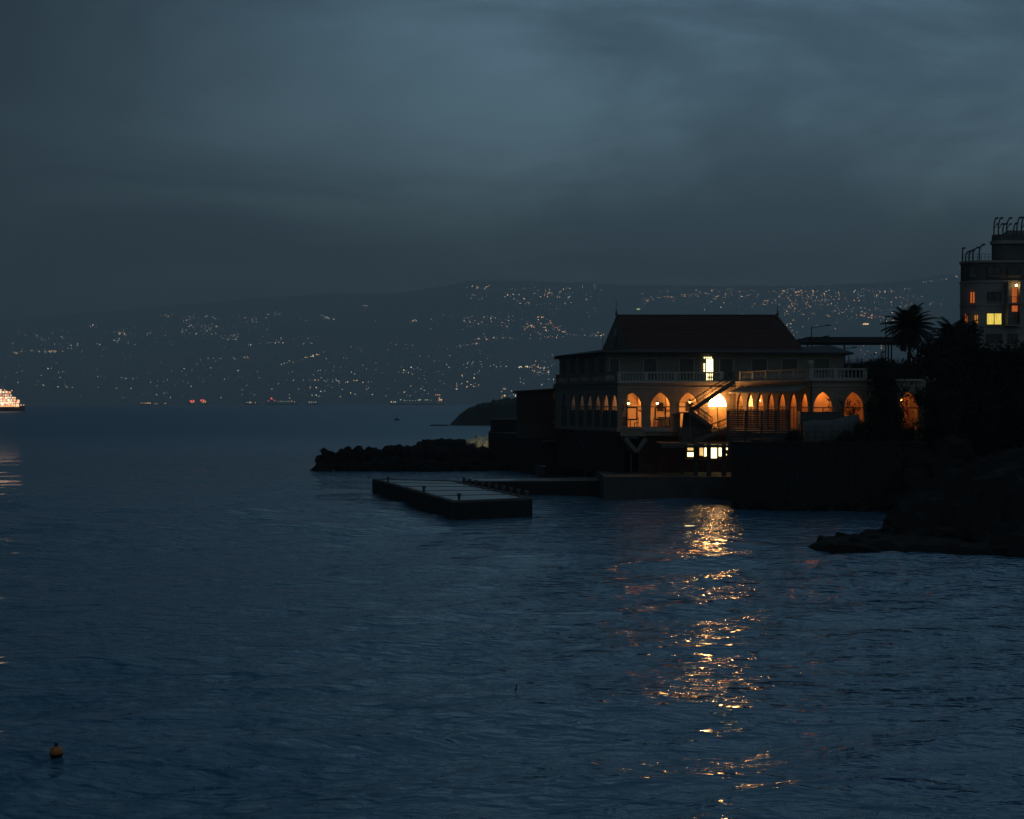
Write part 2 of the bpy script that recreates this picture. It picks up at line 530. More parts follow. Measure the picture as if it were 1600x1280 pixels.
hd = struct(heightfield('headland', M['headland'], (-40, 588, 140, 680), head_h, 1.6, zmin=-1.0))

# ------------------------------------------------------------------ land: podium, quay, rocky shore, reef
def dist_poly(x, y, poly):
    ins = False; dm = 1e9
    n = len(poly)
    for i in range(n):
        x0, y0 = poly[i]; x1, y1 = poly[(i+1) % n]
        if (y0 > y) != (y1 > y) and x < (x1-x0)*(y-y0)/(y1-y0)+x0: ins = not ins
        dx, dy = x1-x0, y1-y0
        s = max(0, min(1, ((x-x0)*dx+(y-y0)*dy)/(dx*dx+dy*dy)))
        dm = min(dm, math.hypot(x-x0-s*dx, y-y0-s*dy))
    return dm if ins else -dm
SHORE = [(34.0,128),(33.2,122.9),(29.1,111),(26.5,100.5),(28,96),(34,91.5),(42,88),(70,80),(140,70),(140,230),(44,230),(44,140),(36,128)]
REEF = [(18.8,92.5),(21,97),(26,101),(36,98),(60,90),(60,74),(44,79.5),(37,82.5),(31,86),(26,87.6),(20.6,88.6)]
def shore_h(x, y):
    n = mnoise.fractal(Vector((x*0.16, y*0.16, 0)), 1.0, 2.0, 5)
    n2 = mnoise.fractal(Vector((x*0.6, y*0.6, 9)), 1.0, 2.0, 3)
    d = dist_poly(x, y, SHORE)
    h = -2.2
    if d > -3:
        e = d + 1.4*n
        h = -1.5 + 3.0*min(1, max(0, (e+0.5)/1.2)) + 4.4*min(1, max(0, (e-1.5)/10.0)) + 0.9*n2*min(1, max(0, e)) + 1.0*n*min(1,max(0,e/4))
        if y > 128: h = max(h, min(5.6, h+2)) if d > 3 else h
    dr = dist_poly(x, y, REEF)
    if dr > -2:
        er = dr + 0.9*n + 0.3*n2
        er += 0.8*n2
        hr = -1.6 + 2.0*min(1, max(0, (er+0.6)/0.9)) + 0.32*n2 + 0.25*min(1, max(0, (x-22)/12))
        h = max(h, hr)
    return h
struct(heightfield('rocky_shore', M['rock'], (16, 68, 110, 200), shore_h, 0.9, smooth=False))
# raised land behind the restaurant, with the coast road on it
mb = MB().prism([(20,176),(140,176),(200,420),(14,420),(14,214)], -2, 12.0)
struct(mb.build('upper_terrace', M['earth']))
mb = MB().box(16, 192, 12.004, 150, 206, 12.008)
struct(mb.build('road', M['asphalt']))
mb = MB().prism([(37.9,131.5),(140,120),(140,175.9),(38,175.9)], -2, 6.2)
struct(mb.build('garden_ground', M['earth']))
# podium of the restaurant
mb = MB().prism([(-3.4,204),(0.2,196),(3.4,189),(9.4,172),(12.6,155),(13.2,149.2),(37.6,149.2),(37.6,175.8),(13.9,176.2),(13.9,238),(-3.4,238)], -2, 5.2)
struct(mb.build('podium', M['quay_wall']))
# low quay in front of it
mb = MB().prism([(9.0,139.2),(14,138.8),(24.2,138.4),(24.2,149.1),(13.1,149.1),(12.5,154.5),(9.0,154.5)], -2, 2.2)
struct(mb.build('quay', M['concrete']))
# ground behind the sea wall, where the screen and the stores stand
mb = MB().prism([(19.9,127.2),(36.5,127.2),(37.6,130.8),(37.6,149),(24.3,149),(24.3,138.3),(21.3,138.3)], -2, 5.9)
struct(mb.build('yard', M['concrete']))
wall = thing('sea_wall', 'tall dark masonry sea wall rising from water right of the reflections', 'wall', (26, 126.4, 0))
mb = MB()
for i in range(14):
    x0 = 19.6 + i*1.2; x1 = x0 + 1.19
    oy = 0.05*mnoise.noise(Vector((i*3.1, 0, 0)))
    mb.box(x0, 126.0+oy, -2, x1, 127.18, 5.75)
mb.build('wall_face', M['quay_wall'], wall)
for i in range(17):
    x0 = 19.45 + i*1.01 + 0.06*mnoise.noise(Vector((i*1.7,3,0))); dz = 0.13*mnoise.noise(Vector((i*2.3,0,4))); dy = 0.12*mnoise.noise(Vector((i*1.9,7,1)))
    MB().box(x0, 125.8+dy, 5.76, x0+0.93, 127.3, 6.0+dz).build('coping_stone', M['quay_wall'], wall)
# courses of big blocks, each a little proud or set back
blk_me, _ = MB().box(-0.56,-0.16,-0.27,0.56,0.16,0.27).mesh('block', M['quay_wall'], origin=(0,0,0))
for r_ in range(10):
    for i in range(14):
        x0 = 20.2 + i*1.2 + (0.6 if r_ % 2 else 0)
        if x0 > 36.3: continue
        place('block', blk_me, (x0, 125.98 + 0.09*mnoise.noise(Vector((i*3.3,r_*2.7,5))), 0.15+r_*0.58), wall, scale=(1.0+0.03*mnoise.noise(Vector((i,r_,0))),1,1))

# ------------------------------------------------------------------ jetty with bollards
JZ = 1.5
jet = thing('concrete_jetty', 'long low concrete jetty with wet top, standing in the open water', 'jetty', (-5, 131, 0))
NL, NR, FR_, FL_ = (-4.9,114.7), (1.71,118.6), (-5.8,145.2), (-14.6,148.8)
def edge_noise_prism(poly, z0, z1, step=1.2, amp=0.07):
    out_ = []
    n = len(poly)
    for i in range(n):
        a, b_ = Vector(poly[i]), Vector(poly[(i+1) % n])
        k = max(1, int((b_-a).length/step))
        for j in range(k):
            p = a.lerp(b_, j/k)
            out_.append((p.x + amp*mnoise.noise(Vector((p.x, p.y, 1.3))), p.y + amp*mnoise.noise(Vector((p.x, p.y, 7.3)))))
    return MB().prism(out_, z0, z1)
edge_noise_prism([NL, NR, FR_, FL_], -2.5, JZ-0.16).build('slab', M['quay_wall'], jet)
# wet walking surface set inside a kerb
def inset(poly, d):
    c = Vector((sum(p[0] for p in poly)/len(poly), sum(p[1] for p in poly)/len(poly)))
    n = len(poly); out_ = []
    for i in range(n):
        p0, p1, p2 = Vector(poly[i-1]), Vector(poly[i]), Vector(poly[(i+1) % n])
        d1 = (p1-p0).normalized(); d2 = (p2-p1).normalized()
        n1_ = Vector((-d1.y, d1.x)); n2_ = Vector((-d2.y, d2.x))
        bis = (n1_+n2_).normalized()
        out_.append(tuple(p1 + bis*(d/max(0.3, bis.dot(n1_)))))
    return out_
inn = inset([NL, NR, FR_, FL_], 0.5)
MB().prism(inn, JZ-0.157, JZ-0.06).build('deck', M['wet_deck'], jet)
out4 = [NL, NR, FR_, FL_]
for i in range(4):
    a, b_, c, d = out4[i], out4[(i+1) % 4], inn[(i+1) % 4], inn[i]
    MB().prism([a, b_, tuple(Vector(c)), tuple(Vector(d))], JZ-0.158, JZ + 0.01).build('kerb', M['concrete'], jet)
# cross joints standing a little proud of the deck
for k in (0.2, 0.42, 0.63, 0.83):
    a = Vector(inn[0]).lerp(Vector(inn[3]), k); b_ = Vector(inn[1]).lerp(Vector(inn[2]), k)
    MB().bar((a.x, a.y, JZ-0.045), (b_.x, b_.y, JZ-0.045), 0.22, 0.04).build('joint_strip', M['concrete'], jet)
arm = thing('pier_arm', 'dark concrete pier running from the jetty towards the restaurant quay', 'pier', (2, 147, 0))
edge_noise_prism([(-5.2,145.6),(-3.2,143.8),(8.98,145.6),(8.98,152.5),(-4.6,147.6)], -2.5, 1.42).build('pier_body', M['quay_wall'], arm)
MB().prism([(-4.6,145.7),(-3.0,144.4),(8.96,146.1),(8.96,152.0),(-4.2,147.2)], 1.424, 1.50).build('walkway', M['wet_deck'], arm)

bol_mb = MB().lathe([(0.10,0),(0.10,0.12),(0.13,0.30),(0.19,0.44),(0.17,0.50)], n=10)
bol_me, _ = bol_mb.mesh('bollard', M['tarp'], smooth=True, origin=(0,0,0))
bol_cap, _ = MB().lathe([(0.20,0.5),(0.21,0.53),(0.10,0.56)], n=10).mesh('cap', M['tarp'], origin=(0,0,0))
def bollard(x, y, label, group=None):
    o = thing('bollard', label, 'bollard', (x, y, JZ+0.01), group)
    place('shaft', bol_me, o.location, o); place('cap', bol_cap, o.location, o)
for k in range(10):
    p = Vector(NR).lerp(Vector(FR_), 0.03 + k*0.088) + Vector((-0.28, -0.05))
    bollard(p.x, p.y, 'pale tapered bollard on the landward jetty edge, %s from the near corner' % 'first second third fourth fifth sixth seventh eighth ninth tenth'.split()[k], 'bollards in a row along the jetty')
bollard(-4.3, 115.6, 'single pale bollard at the nearest seaward corner of the jetty')
p = Vector(NL).lerp(Vector(FL_), 0.33); bollard(p.x+0.3, p.y, 'lone bollard part way along the seaward jetty edge')
p = Vector(NL).lerp(Vector(FL_), 0.80); bollard(p.x+0.3, p.y, 'farthest bollard on the seaward jetty edge')

# ------------------------------------------------------------------ breakwater boulders
def boulder_mesh(seed, mat, sub=3, blocky=0.8):
    bm = bmesh.new(); bmesh.ops.create_icosphere(bm, subdivisions=sub, radius=1.0)
    for v in bm.verts:
        n = mnoise.fractal(v.co*1.1 + Vector((seed*7.3, seed*3.1, 0)), 1.0, 2.0, 4)
        c = v.co.normalized()
        mx_ = max(abs(c.x), abs(c.y), abs(c.z))
        v.co = c*((1-blocky) + blocky*(0.8/mx_))*(1 + 0.46*n)
    me = bpy.data.meshes.new('boulder'); bm.to_mesh(me); bm.free()
    me.materials.append(mat)
    return me
BOUL = [boulder_mesh(i, M['rock'], 2) for i in range(7)]
PALE = [boulder_mesh(i+20, M['pale_rock'], 2) for i in range(3)]
rnd = random.Random(5)
def boulder(x, y, z, r, label, group, meshes=BOUL, sz=1.0):
    o = place('boulder', rnd.choice(meshes), (x, y, z), None, (rnd.uniform(-.5,.5), rnd.uniform(-.5,.5), rnd.uniform(0,6.3)),
              (r*rnd.uniform(.8,1.2), r*rnd.uniform(.8,1.2), r*sz*rnd.uniform(.85,1.15)))
    return tag(o, label, 'boulder', group)
# outline of the crest in the photograph: px -> row of the top
CX = [490, 508, 520, 535, 550, 562, 580, 600, 640, 690, 720, 770, 790]; CY = [727, 704, 712, 703, 707, 700, 703, 702, 699, 702, 700, 706, 702]
LBL = 'dark rough boulder on the %s of the breakwater, %s'
def part_of(px): return 'at its seaward tip' if px < 560 else ('in its middle stretch' if px < 690 else 'towards the dark block ashore')
for px in np.arange(497, 800, 6.5):
    top = PZ(float(np.interp(px, CX, CY)), 201)
    r = min(1.2, max(0.6, top*0.5)) * rnd.uniform(0.7, 1.15)
    boulder(PX(px, 201)+rnd.uniform(-.3,.3), 201 + rnd.uniform(-.7, .7), top - r*0.95 + rnd.uniform(-0.35, 0.45), r, LBL % ('crest', part_of(px)), 'breakwater boulders, crest, ' + part_of(px))
for px in np.arange(503, 805, 9.0):
    r = rnd.uniform(0.8, 1.25)
    boulder(PX(px, 198)+rnd.uniform(-.4,.4), 198.6 + rnd.uniform(-.8,.8), rnd.uniform(0.2, 0.8) if px > 520 else 0.1, r, LBL % ('waterline', part_of(px)), 'breakwater boulders, waterline, ' + part_of(px))
for px, py in ((508,704),(534,704),(545,701.5),(561,699),(577,702),(603,700.5),(628,699)):
    r = rnd.uniform(0.55,0.75); top = PZ(py,200)
    boulder(PX(px,200), 200, top - r*0.75, r, 'knob-like boulder standing up from the breakwater crest, about %d paces from its tip' % max(1, round((px-490)*0.12)), 'knobs on the breakwater', sz=1.35)
mb = MB().prism([(-25,200),(-3.6,199.2),(-3.6,206),(-20,205)], -2, 0.7)
struct(mb.build('breakwater_core', M['rock']))
# second, farther heap of rocks
LB2 = 'low dark boulder in the farther heap behind the breakwater'
for px in np.arange(632, 765, 6.0):
    top = PZ(float(np.interp(px, [632, 660, 672, 715, 735, 765], [698, 690, 684, 685, 690, 694])), 260)
    r = rnd.uniform(1.0, 1.5)
    boulder(PX(px, 260), 260+rnd.uniform(-1,1), top - r*0.9, r, LB2, 'far rocks', sz=0.8)
mb = MB().prism([(-20,258),(-3.5,258),(4,262),(4,275),(-20,270)], -2, 0.5)
struct(mb.build('far_rock_shelf', M['rock']))
for k, (px, py, r) in enumerate([(736,692,1.0),(743,690,1.1),(750,689,1.3),(757,689,1.2),(764,691,1.2),(769,692,1.0),(747,695,0.9),(760,695,1.0),(753,695,0.8)]):
    p = P(px, py, 250 - (py-688)*0.6)
    boulder(p.x, p.y, p.z, r, 'pale boulder lit by the floodlight beyond the breakwater', 'floodlit rocks', PALE, 0.7)
mb = MB().prism([(-8.6,243),(-3.0,243),(-3.0,253),(-8.6,253)], -2, 1.35)
struct(mb.build('lit_rock_shelf', M['rock']))
# small wall behind the breakwater root and the floodlight that shines on the rocks
kw = thing('blockhouse', 'plain dark windowless block on the breakwater root, left of the hut', 'block', (-1.2, 208, 3))
MB().box(-3.1, 206, 0.5, 1.0, 212, 6.9).build('wall', M['quay_wall'], kw)
MB().box(-3.25, 205.85, 6.904, 1.1, 212.15, 7.1).build('roof_slab', M['concrete'], kw)
fl = thing('floodlight', 'small floodlight behind the dark block, lighting the pale rocks', 'floodlight', (-1.0, 240, 1.0))
MB().tube((-1.0,240,-1.5), (-1.0,240,4.6), 0.07).build('pole', M['dark_metal'], fl)
MB().obox((-1.15,240.1,4.7), (0.08,0,0.03), (0,0.18,0), (0,0,0.12)).build('housing', M['dark_metal'], fl)
lamp = bpy.data.lights.new('flood_lamp', 'SPOT'); lamp.energy = 380; lamp.color = (1.0, 0.83, 0.42); lamp.spot_size = R(70); lamp.shadow_soft_size = 0.15
lo = bpy.data.objects.new('flood_lamp', lamp); COL.objects.link(lo); lo.parent = fl
lo.location = (-0.35, 0.15, 3.7)
lo.rotation_euler = (Vector((-5.6,248,1.5))-Vector((-1.35,240.15,4.7))).to_track_quat('-Z','Y').to_euler()
for k in range(13):
    x = 20.2 + k*1.05 + rnd.uniform(-.3,.3)
    boulder(x, 125.4 - 0.05*k + rnd.uniform(-.4,.2), rnd.uniform(-0.1,0.5), rnd.uniform(0.5,1.0), 'dark boulder in the row along the foot of the sea wall', 'boulders under the sea wall', sz=0.8)
for (x, y, z, r) in ((34.2,125.2,1.0,1.5),(35.4,124.6,2.0,1.8),(36.4,125.6,3.4,1.8),(33.6,124.2,0.4,1.1),(37.6,124.4,3.6,2.0),(38.8,125.4,4.6,1.9)):
    boulder(x, y, z, r, 'dark boulder piled against the right end of the sea wall', 'boulders at the end of the sea wall', sz=0.95)
# rocks at the right-hand shore
for (px, py, Y, r) in [(1388,832,99,0.9),(1400,822,101,1.2),(1420,815,103,1.5),(1440,805,106,1.5),(1412,838,97,0.9),(1465,800,106,1.6),(1434,838,96,0.9),(1378,843,98,0.5),
                       (1500,790,104,1.8),(1530,780,103,2.0),(1575,770,101,2.2),(1480,835,95,1.2),(1530,840,92,1.3),(1590,845,89,1.6),(1340,848,93,0.6),(1316,852,92,0.45),(1365,846,95,0.6)]:
    p = P(px, py, Y)
    boulder(p.x, p.y, max(0.1, p.z - r*0.3), r, 'dark boulder on the rocky shore right of the lights on the water', 'boulders of the right shore', sz=0.85)

# ------------------------------------------------------------------ restaurant
A, B, C, D, E = Vector((4.96,162)), Vector((10.84,146)), Vector((23.0,146)), Vector((27.4,131)), Vector((37.8,131))
Z0, Z1, ZT, ZS, ZSILL = 6.9, 11.57, 10.52, 9.02, 6.92     # floor, terrace, arch tip, spring line, sill
TH = 0.42
bld = thing('restaurant', 'two-storey stone seaside restaurant with lit pointed arches and steep tiled roof', 'restaurant', (18, 152, 5.2))

def seg_u(p0, p1, px):
    """distance along the wall p0-p1 where the sight line of column px meets it"""
    k = (px - 800)/F; d = (p1-p0); L = d.length
    # p0.x + s dx = k (p0.y + s dy)
    s = (k*p0.y - p0.x)/(d.x - k*d.y)
    return s*L
def arch_pts(u, hw, zs, zt, n=8):
    """left spring -> tip -> right spring of a pointed arch"""
    rise = zt - zs
    rad = (hw*hw + rise*rise)/(2*hw)
    a1 = math.asin(min(1, rise/rad)) if rad >= hw else math.pi/2
    if rise > rad: a1 = math.pi/2
    left = [(u - hw + rad - rad*math.cos(a1*i/n), zs + rad*math.sin(a1*i/n)) for i in range(n+1)]
    left[-1] = (u, zt)
    right = [(2*u - x, z) for x, z in left[:-1]][::-1]
    return left + right
def wall_with_arches(name, p0, p1, arches, mat, z0=Z0, z1=Z1, th=TH):
    d = (p1-p0); L = d.length; d = d/L
    nrm = Vector((d.y, -d.x))          # outward (camera side) when walking left to right
    def W(u, z, depth):
        q = p0 + d*u - nrm*depth
        return (q.x, q.y, z)
    mb = MB()
    def face(pts, flip=False):
        for dep, rev in ((0, False), (th, True)):
            vs_ = [W(u, z, dep) for u, z in pts]
            mb.add(vs_ if not rev else vs_[::-1], [tuple(range(len(pts)))])
    cur = 0.0
    for (u, hw, zs, zt, zb) in arches:
        if u-hw > cur: face([(cur,z0),(u-hw,z0),(u-hw,z1),(cur,z1)])
        if zb > z0+0.01: face([(u-hw,z0),(u+hw,z0),(u+hw,zb),(u-hw,zb)])
        ap = arch_pts(u, hw, zs, zt)
        for (ua, za), (ub, zb_) in zip(ap[:-1], ap[1:]):
            face([(ua,za),(ub,zb_),(ub,z1),(ua,z1)])
        outline = [(u-hw, zb)] + ap + [(u+hw, zb)]
        for (ua, za), (ub, zb_) in zip(outline, outline[1:]+outline[:1]):
            mb.add([W(ua,za,0), W(ua,za,th), W(ub,zb_,th), W(ub,zb_,0)], [(0,1,2,3)])
        cur = u+hw
    if L > cur: face([(cur,z0),(L,z0),(L,z1),(cur,z1)])
    mb.add([W(0,z1,0),W(L,z1,0),W(L,z1,th),W(0,z1,th)], [(0,1,2,3)])
    mb.add([W(0,z0,0),W(0,z0,th),W(L,z0,th),W(L,z0,0)], [(0,1,2,3)])
    mb.add([W(0,z0,0),W(0,z1,0),W(0,z1,th),W(0,z0,th)], [(0,1,2,3)])
    mb.add([W(L,z0,0),W(L,z0,th),W(L,z1,th),W(L,z1,0)], [(0,1,2,3)])
    ob = mb.build(name, mat, bld)
    return W, d, nrm
def window(W, u, hw, zs, zt, zb, name='window', mull=True, square=None, dep=0.22):
    ap = arch_pts(u, hw, zs, zt)
    outl = [(u-hw, zb)] + ap + [(u+hw, zb)]
    mb = MB()
    for (ua, za), (ub, zb_) in zip(outl, outl[1:]+outl[:1]):
        mb.bar(W(ua,za,dep), W(ub,zb_,dep), 0.07, 0.07, up=(0.3,1,0.2))
    mb.bar(W(u-hw,zs,dep), W(u+hw,zs,dep), 0.07, 0.09)
    if mull: mb.bar(W(u,zb,dep), W(u,zs-0.04,dep), 0.06, 0.06, up=(0,1,0))
    if square:
        ua, ub, za, zb2 = square
        for a_, b_ in (((ua,za),(ub,za)), ((ua,zb2),(ub,zb2)), ((ua,za),(ua,zb2)), ((ub,za),(ub,zb2))):
            mb.bar(W(a_[0],a_[1],dep-0.06), W(b_[0],b_[1],dep-0.06), 0.14, 0.14, up=(0.2,1,0.1))
        mb.bar(W(ua,zb,dep), W(ua,za,dep), 0.05, 0.05, up=(0,1,0)); mb.bar(W(ub,zb,dep), W(ub,za,dep), 0.05, 0.05, up=(0,1,0))
    wo_ = mb.build(name, M['frame'], bld)
    pm = MB(); pm.add([W(a_, b_, dep+0.01) for a_, b_ in outl[::-1]], [tuple(range(len(outl)))])
    pm.build('pane', M['glass'], wo_)
    return wo_

# left wing A-B: narrow arches seen along the wall
ab = [(seg_u(A, B, px), 0.78, ZS, ZT-0.05, ZSILL) for px in (881.5, 894.5, 908, 920.5, 933, 946, 959)]
W1, d1, n1v = wall_with_arches('west_wall', A, B, ab, M['plaster'], th=0.24)
for a_ in ab: window(W1, *a_, dep=0.12)
# front B-C: three windows and the door
bc = [(seg_u(B, C, px), 1.02, ZS, ZT, ZSILL) for px in (987.5, 1032, 1076)]
bc.append((seg_u(B, C, 1121.5), 0.96, ZS-0.02, ZT, ZSILL))
W2, d2, n2v = wall_with_arches('front_wall', B, C, bc, M['stone'])
for k, a_ in enumerate(bc[:3]):
    sq = None if k == 2 else (a_[0]-0.52, a_[0]+0.52, 7.72, ZS-0.08)
    window(W2, *a_, mull=False, square=sq)
# right return C-D: seven narrow arches under an awning
cd = [(seg_u(C, D, px), 0.76, ZS, ZT-0.05, ZSILL) for px in (1156, 1171.5, 1187.5, 1204, 1221, 1238.5, 1256)]
W3, d3, n3v = wall_with_arches('return_wall', C, D, cd, M['stone'], th=0.24)
for a_ in cd: window(W3, *a_, dep=0.12)
# right block D-E
de = [(seg_u(D, E, px), 0.90, ZS-0.05, ZT-0.05, ZSILL) for px in (1286.5, 1334.5, 1420)]
W4, d4, n4v = wall_with_arches('east_wall', D, E, de, M['stone'])
for a_ in de: window(W4, *a_)
# door
u, hw, zs, zt, zb = bc[3]
mb = MB()
ap = arch_pts(u, hw, zs, zt); outl = [(u-hw, zb)] + ap + [(u+hw, zb)]
for (ua, za), (ub, zb_) in zip(outl, outl[1:]+outl[:1]): mb.bar(W2(ua,za,.2), W2(ub,zb_,.2), 0.08, 0.08, up=(0.3,1,0.2))
mb.bar(W2(u-hw,zs,.2), W2(u+hw,zs,.2), 0.08, 0.10); mb.bar(W2(u,zb,.2), W2(u,zs-.05,.2), 0.09, 0.07, up=(0,1,0))
door = mb.build('door', M['frame'], bld)
MB().add([W2(a_, b_, .21) for a_, b_ in outl[::-1]], [tuple(range(len(outl)))]).build('pane', M['glass'], door)
MB().add([W2(a_, b_, .26) for a_, b_ in ap], [tuple(range(len(ap)))]).build('lunette', M['lunette'], door)
# curtains drawn inside the door
mb = MB()
for s0, s1 in ((u-hw+0.05, u-0.12), (u+0.1, u+hw-0.03)):
    k = 24
    pts = [(s0+(s1-s0)*i/k, 0.62 + 0.05*math.sin(i*1.7)) for i in range(k+1)]
    for (ua, da), (ub, db) in zip(pts[:-1], pts[1:]):
        mb.add([W2(ua,zb,da), W2(ub,zb,db), W2(ub,zs,db), W2(ua,zs,da)], [(0,1,2,3)])
mb.build('curtain', M['cloth'], bld)

# foundation under the left wing
_q = [A+Vector((0.5,0.3)), B+Vector((0.5,0.4))]
MB().bar((_q[0].x,_q[0].y,4.3),(_q[1].x,_q[1].y,4.3),0.5,4.35).build('foundation_wall', M['quay_wall'], bld)
# interior: floor, ceiling, back walls, partition
fl_poly = [(A.x+0.5,A.y),(B.x+0.45,B.y+0.45),(C.x+0.2,C.y+0.45),(D.x+0.3,D.y+0.45),(E.x-0.1,E.y+0.45),(E.x-0.1,170),(A.x+0.5,170)]
MB().prism(fl_poly, Z0-0.35, Z0-0.004).build('floor', M['wood'], bld)
MB().prism(fl_poly, Z1-0.35, Z1-0.006).build('ceiling', M['interior'], bld)
mb = MB()
def iwall(p, q, th_=0.15):
    p, q = Vector(p), Vector(q)
    mb.bar((p.x,p.y,(Z0+Z1-0.36)/2), (q.x,q.y,(Z0+Z1-0.36)/2), th_, Z1-Z0-0.37)
iwall((10.6,170),(14.3,151.5)); iwall((14.4,151.5),(26.6,151.5)); iwall((26.7,151.4),(31.6,136.4)); iwall((31.7,136.4),(37.6,136.4)); iwall((12.2,149.8),(14.2,151.4))
iwall((5.2,169.8),(10.5,169.8)); iwall((23.4,146.5),(26.4,150.8), 0.12); iwall((27.8,131.6),(31.4,136.2), 0.12)
mb.build('inner_wall', M['interior'], bld)
MB().box(37.82,131,Z0,38.1,170,Z1).build('side_wall', M['stone'], bld)
MB().box(4.9,170.02,Z0,38.1,170.4,Z1).build('rear_wall', M['stone'], bld)
# inner arch ribs visible through the front windows
mb = MB()
for uu in (2.4, 5.3, 8.2):
    q0 = Vector(W2(uu, Z0, 0.5)); q1 = Vector(W2(uu, Z0, 5.2))
    prev = None
    for i in range(13):
        s = i/12; y = q0.y + (q1.y-q0.y)*s
        z = 8.6 + 2.3*math.sin(math.pi*min(1, s*1.0))
        pt = (q0.x + 0.35*s, y, min(z, Z1-0.5))
        if prev: mb.bar(prev, pt, 0.35, 0.3)
        prev = pt
mb.build('inner_arch', M['interior'], bld)
# pendant lamps hanging inside
def pendant(x, y, z, m, r=0.14, label='lit pendant lamp hanging inside the restaurant'):
    o = thing('pendant_lamp', label, 'lamp', (x, y, z), 'lamps inside the restaurant')
    MB().lathe([(0.03,0.26),(0.10,0.18),(r*1.5,0.02),(r*1.45,0.0)][::-1], (x,y,z), 10).build('lamp_shade', M['frame'], o)
    MB().sphere((x,y,z-0.06), r, 10, 6).build('bulb', M[m], o, smooth=True)
    MB().tube((x,y,z+0.26),(x,y,Z1-0.36),0.012,n=5).build('cord', M['frame'], o)
for px, Y in ((982,147.6),(1027,147.6)):
    pendant(PX(px,Y), Y, 9.45, 'bulb', 0.13, 'bright pendant lamp seen through the %s arch from the corner' % ('first' if px<1000 else 'second'))
pendant(PX(1078,149.2), 149.2, 9.6, 'pendant', 0.15, 'pendant lamp behind the third arch and the staircase')
pendant(PX(1119,147.9), 147.9, 9.75, 'bulb', 0.24, 'very bright pendant lamp behind the arched door')
for (x, y, lb) in ((26.0,145.6,'pendant lamp behind the first narrow arches under the awning'),(27.2,141.2,'pendant lamp behind the middle arches under the awning'),(28.6,136.6,'pendant lamp behind the last arches under the awning')):
    pendant(x, y, 9.7, 'pendant' if y > 145 else 'pendant_orange', 0.20 if y > 145 else 0.18, lb)
pendant(30.4,133.9,9.9,'pendant_orange',0.2,'pendant lamp behind the curtained arch beside the drainpipe'); pendant(33.4,133.9,9.9,'pendant_orange',0.2,'pendant lamp behind the arch partly hidden by leaves')
pendant(36.6,134.1,9.8,'pendant_orange',0.18,'pendant lamp behind the arch glimpsed among the trees')
pendant(10.4,158.5,8.6,'pendant',0.10,'dim lamp inside the dark left wing'); pendant(12.3,151.6,9.2,'pendant',0.10,'lamp in the left wing close to the corner')
# added fill lamps that light the rooms, unseen above the arch tips
def fill_lamp(x, y, m, r, label):
    o = thing('fill_lamp', label, 'lamp', (x, y, Z1-0.52), 'added fill lamps inside the restaurant')
    MB().lathe([(r,0.0),(r,0.05),(r*0.9,0.07)], (x,y,Z1-0.50), 14).build('lamp_disc', M[m], o)
    MB().lathe([(r*1.05,0.072),(r*1.05,0.13)], (x,y,Z1-0.50), 14).build('mount', M['frame'], o)
for k_, a_ in enumerate(bc):
    q = W2(a_[0]+0.5, 0, 1.15); fill_lamp(q[0], q[1], 'fill_amber' if k_ < 3 else 'fill_door', 0.30 if k_ < 3 else 0.42, 'added hidden fill lamp inside, above the %s front arch' % 'first second third door'.split()[k_])
for k_, a_ in enumerate(cd):
    q = W3(a_[0], 0, 0.9); fill_lamp(q[0], q[1], 'fill_amber' if k_ < 3 else 'fill_orange', 0.26, 'added hidden fill lamp inside, above narrow arch number %s under the awning' % 'one two three four five six seven'.split()[k_])
for k_, a_ in enumerate(de):
    q = W4(a_[0]+0.2, 0, 1.3); fill_lamp(q[0], q[1], 'fill_orange', 0.36, 'added hidden fill lamp inside, above the %s right-hand arch' % 'first second third'.split()[k_])
for k_, a_ in enumerate(ab):
    if True: q = W1(a_[0], 0, 0.9); fill_lamp(q[0], q[1], 'fill_pale', 0.12, 'added hidden fill lamp inside the left wing, %s from the sea end' % 'first second third fourth fifth sixth seventh'.split()[k_])
# fins added behind the narrow windows to catch the lamplight
def fin(W_, u_, depth, m):
    a_, b_ = Vector(W_(u_, (Z0+ZT+0.4)/2, 0.26)), Vector(W_(u_, (Z0+ZT+0.4)/2, 0.26+depth))
    MB().bar(a_, b_, 0.12, ZT+0.4-Z0-0.02).build('light_catch_fin', M[m], bld)
for a_ in ab:
    fin(W1, a_[0]-a_[1]-0.10, 0.9, 'trim')
    q0, q1 = Vector(W1(a_[0]-a_[1], 0, 0.20)), Vector(W1(a_[0]+a_[1], 0, 0.20))     # dark boarded lower half of the window
    zz_ = 1.72 if a_ is not ab[0] else 3.6  # first board is full height, added to shut off the light in that arch
    MB().bar((q0.x,q0.y,6.94+zz_/2), (q1.x,q1.y,6.94+zz_/2), 0.05, zz_).build('lower_board', M['shutter'], bld)
for a_ in cd: fin(W3, a_[0]-a_[1]-0.10, 0.95, 'interior')
# drapes in the right block and along the awning wall
mb = MB()
def drape(W_, u0, u1, z0, z1, dep, k=14):
    pts = [(u0+(u1-u0)*i/k, dep + 0.16*math.sin(i*1.9)) for i in range(k+1)]
    for (ua, da), (ub, db) in zip(pts[:-1], pts[1:]):
        mb.add([W_(ua,z0,da), W_(ub,z0,db), W_(ub,z1,db), W_(ua,z1,da)], [(0,1,2,3)])
for a_ in de:
    drape(W4, a_[0]-0.95, a_[0]-0.35, Z0, ZT, 2.6); drape(W4, a_[0]+0.25, a_[0]+0.9, Z0, ZT, 2.9)
mb.build('drape', M['cloth'], bld)
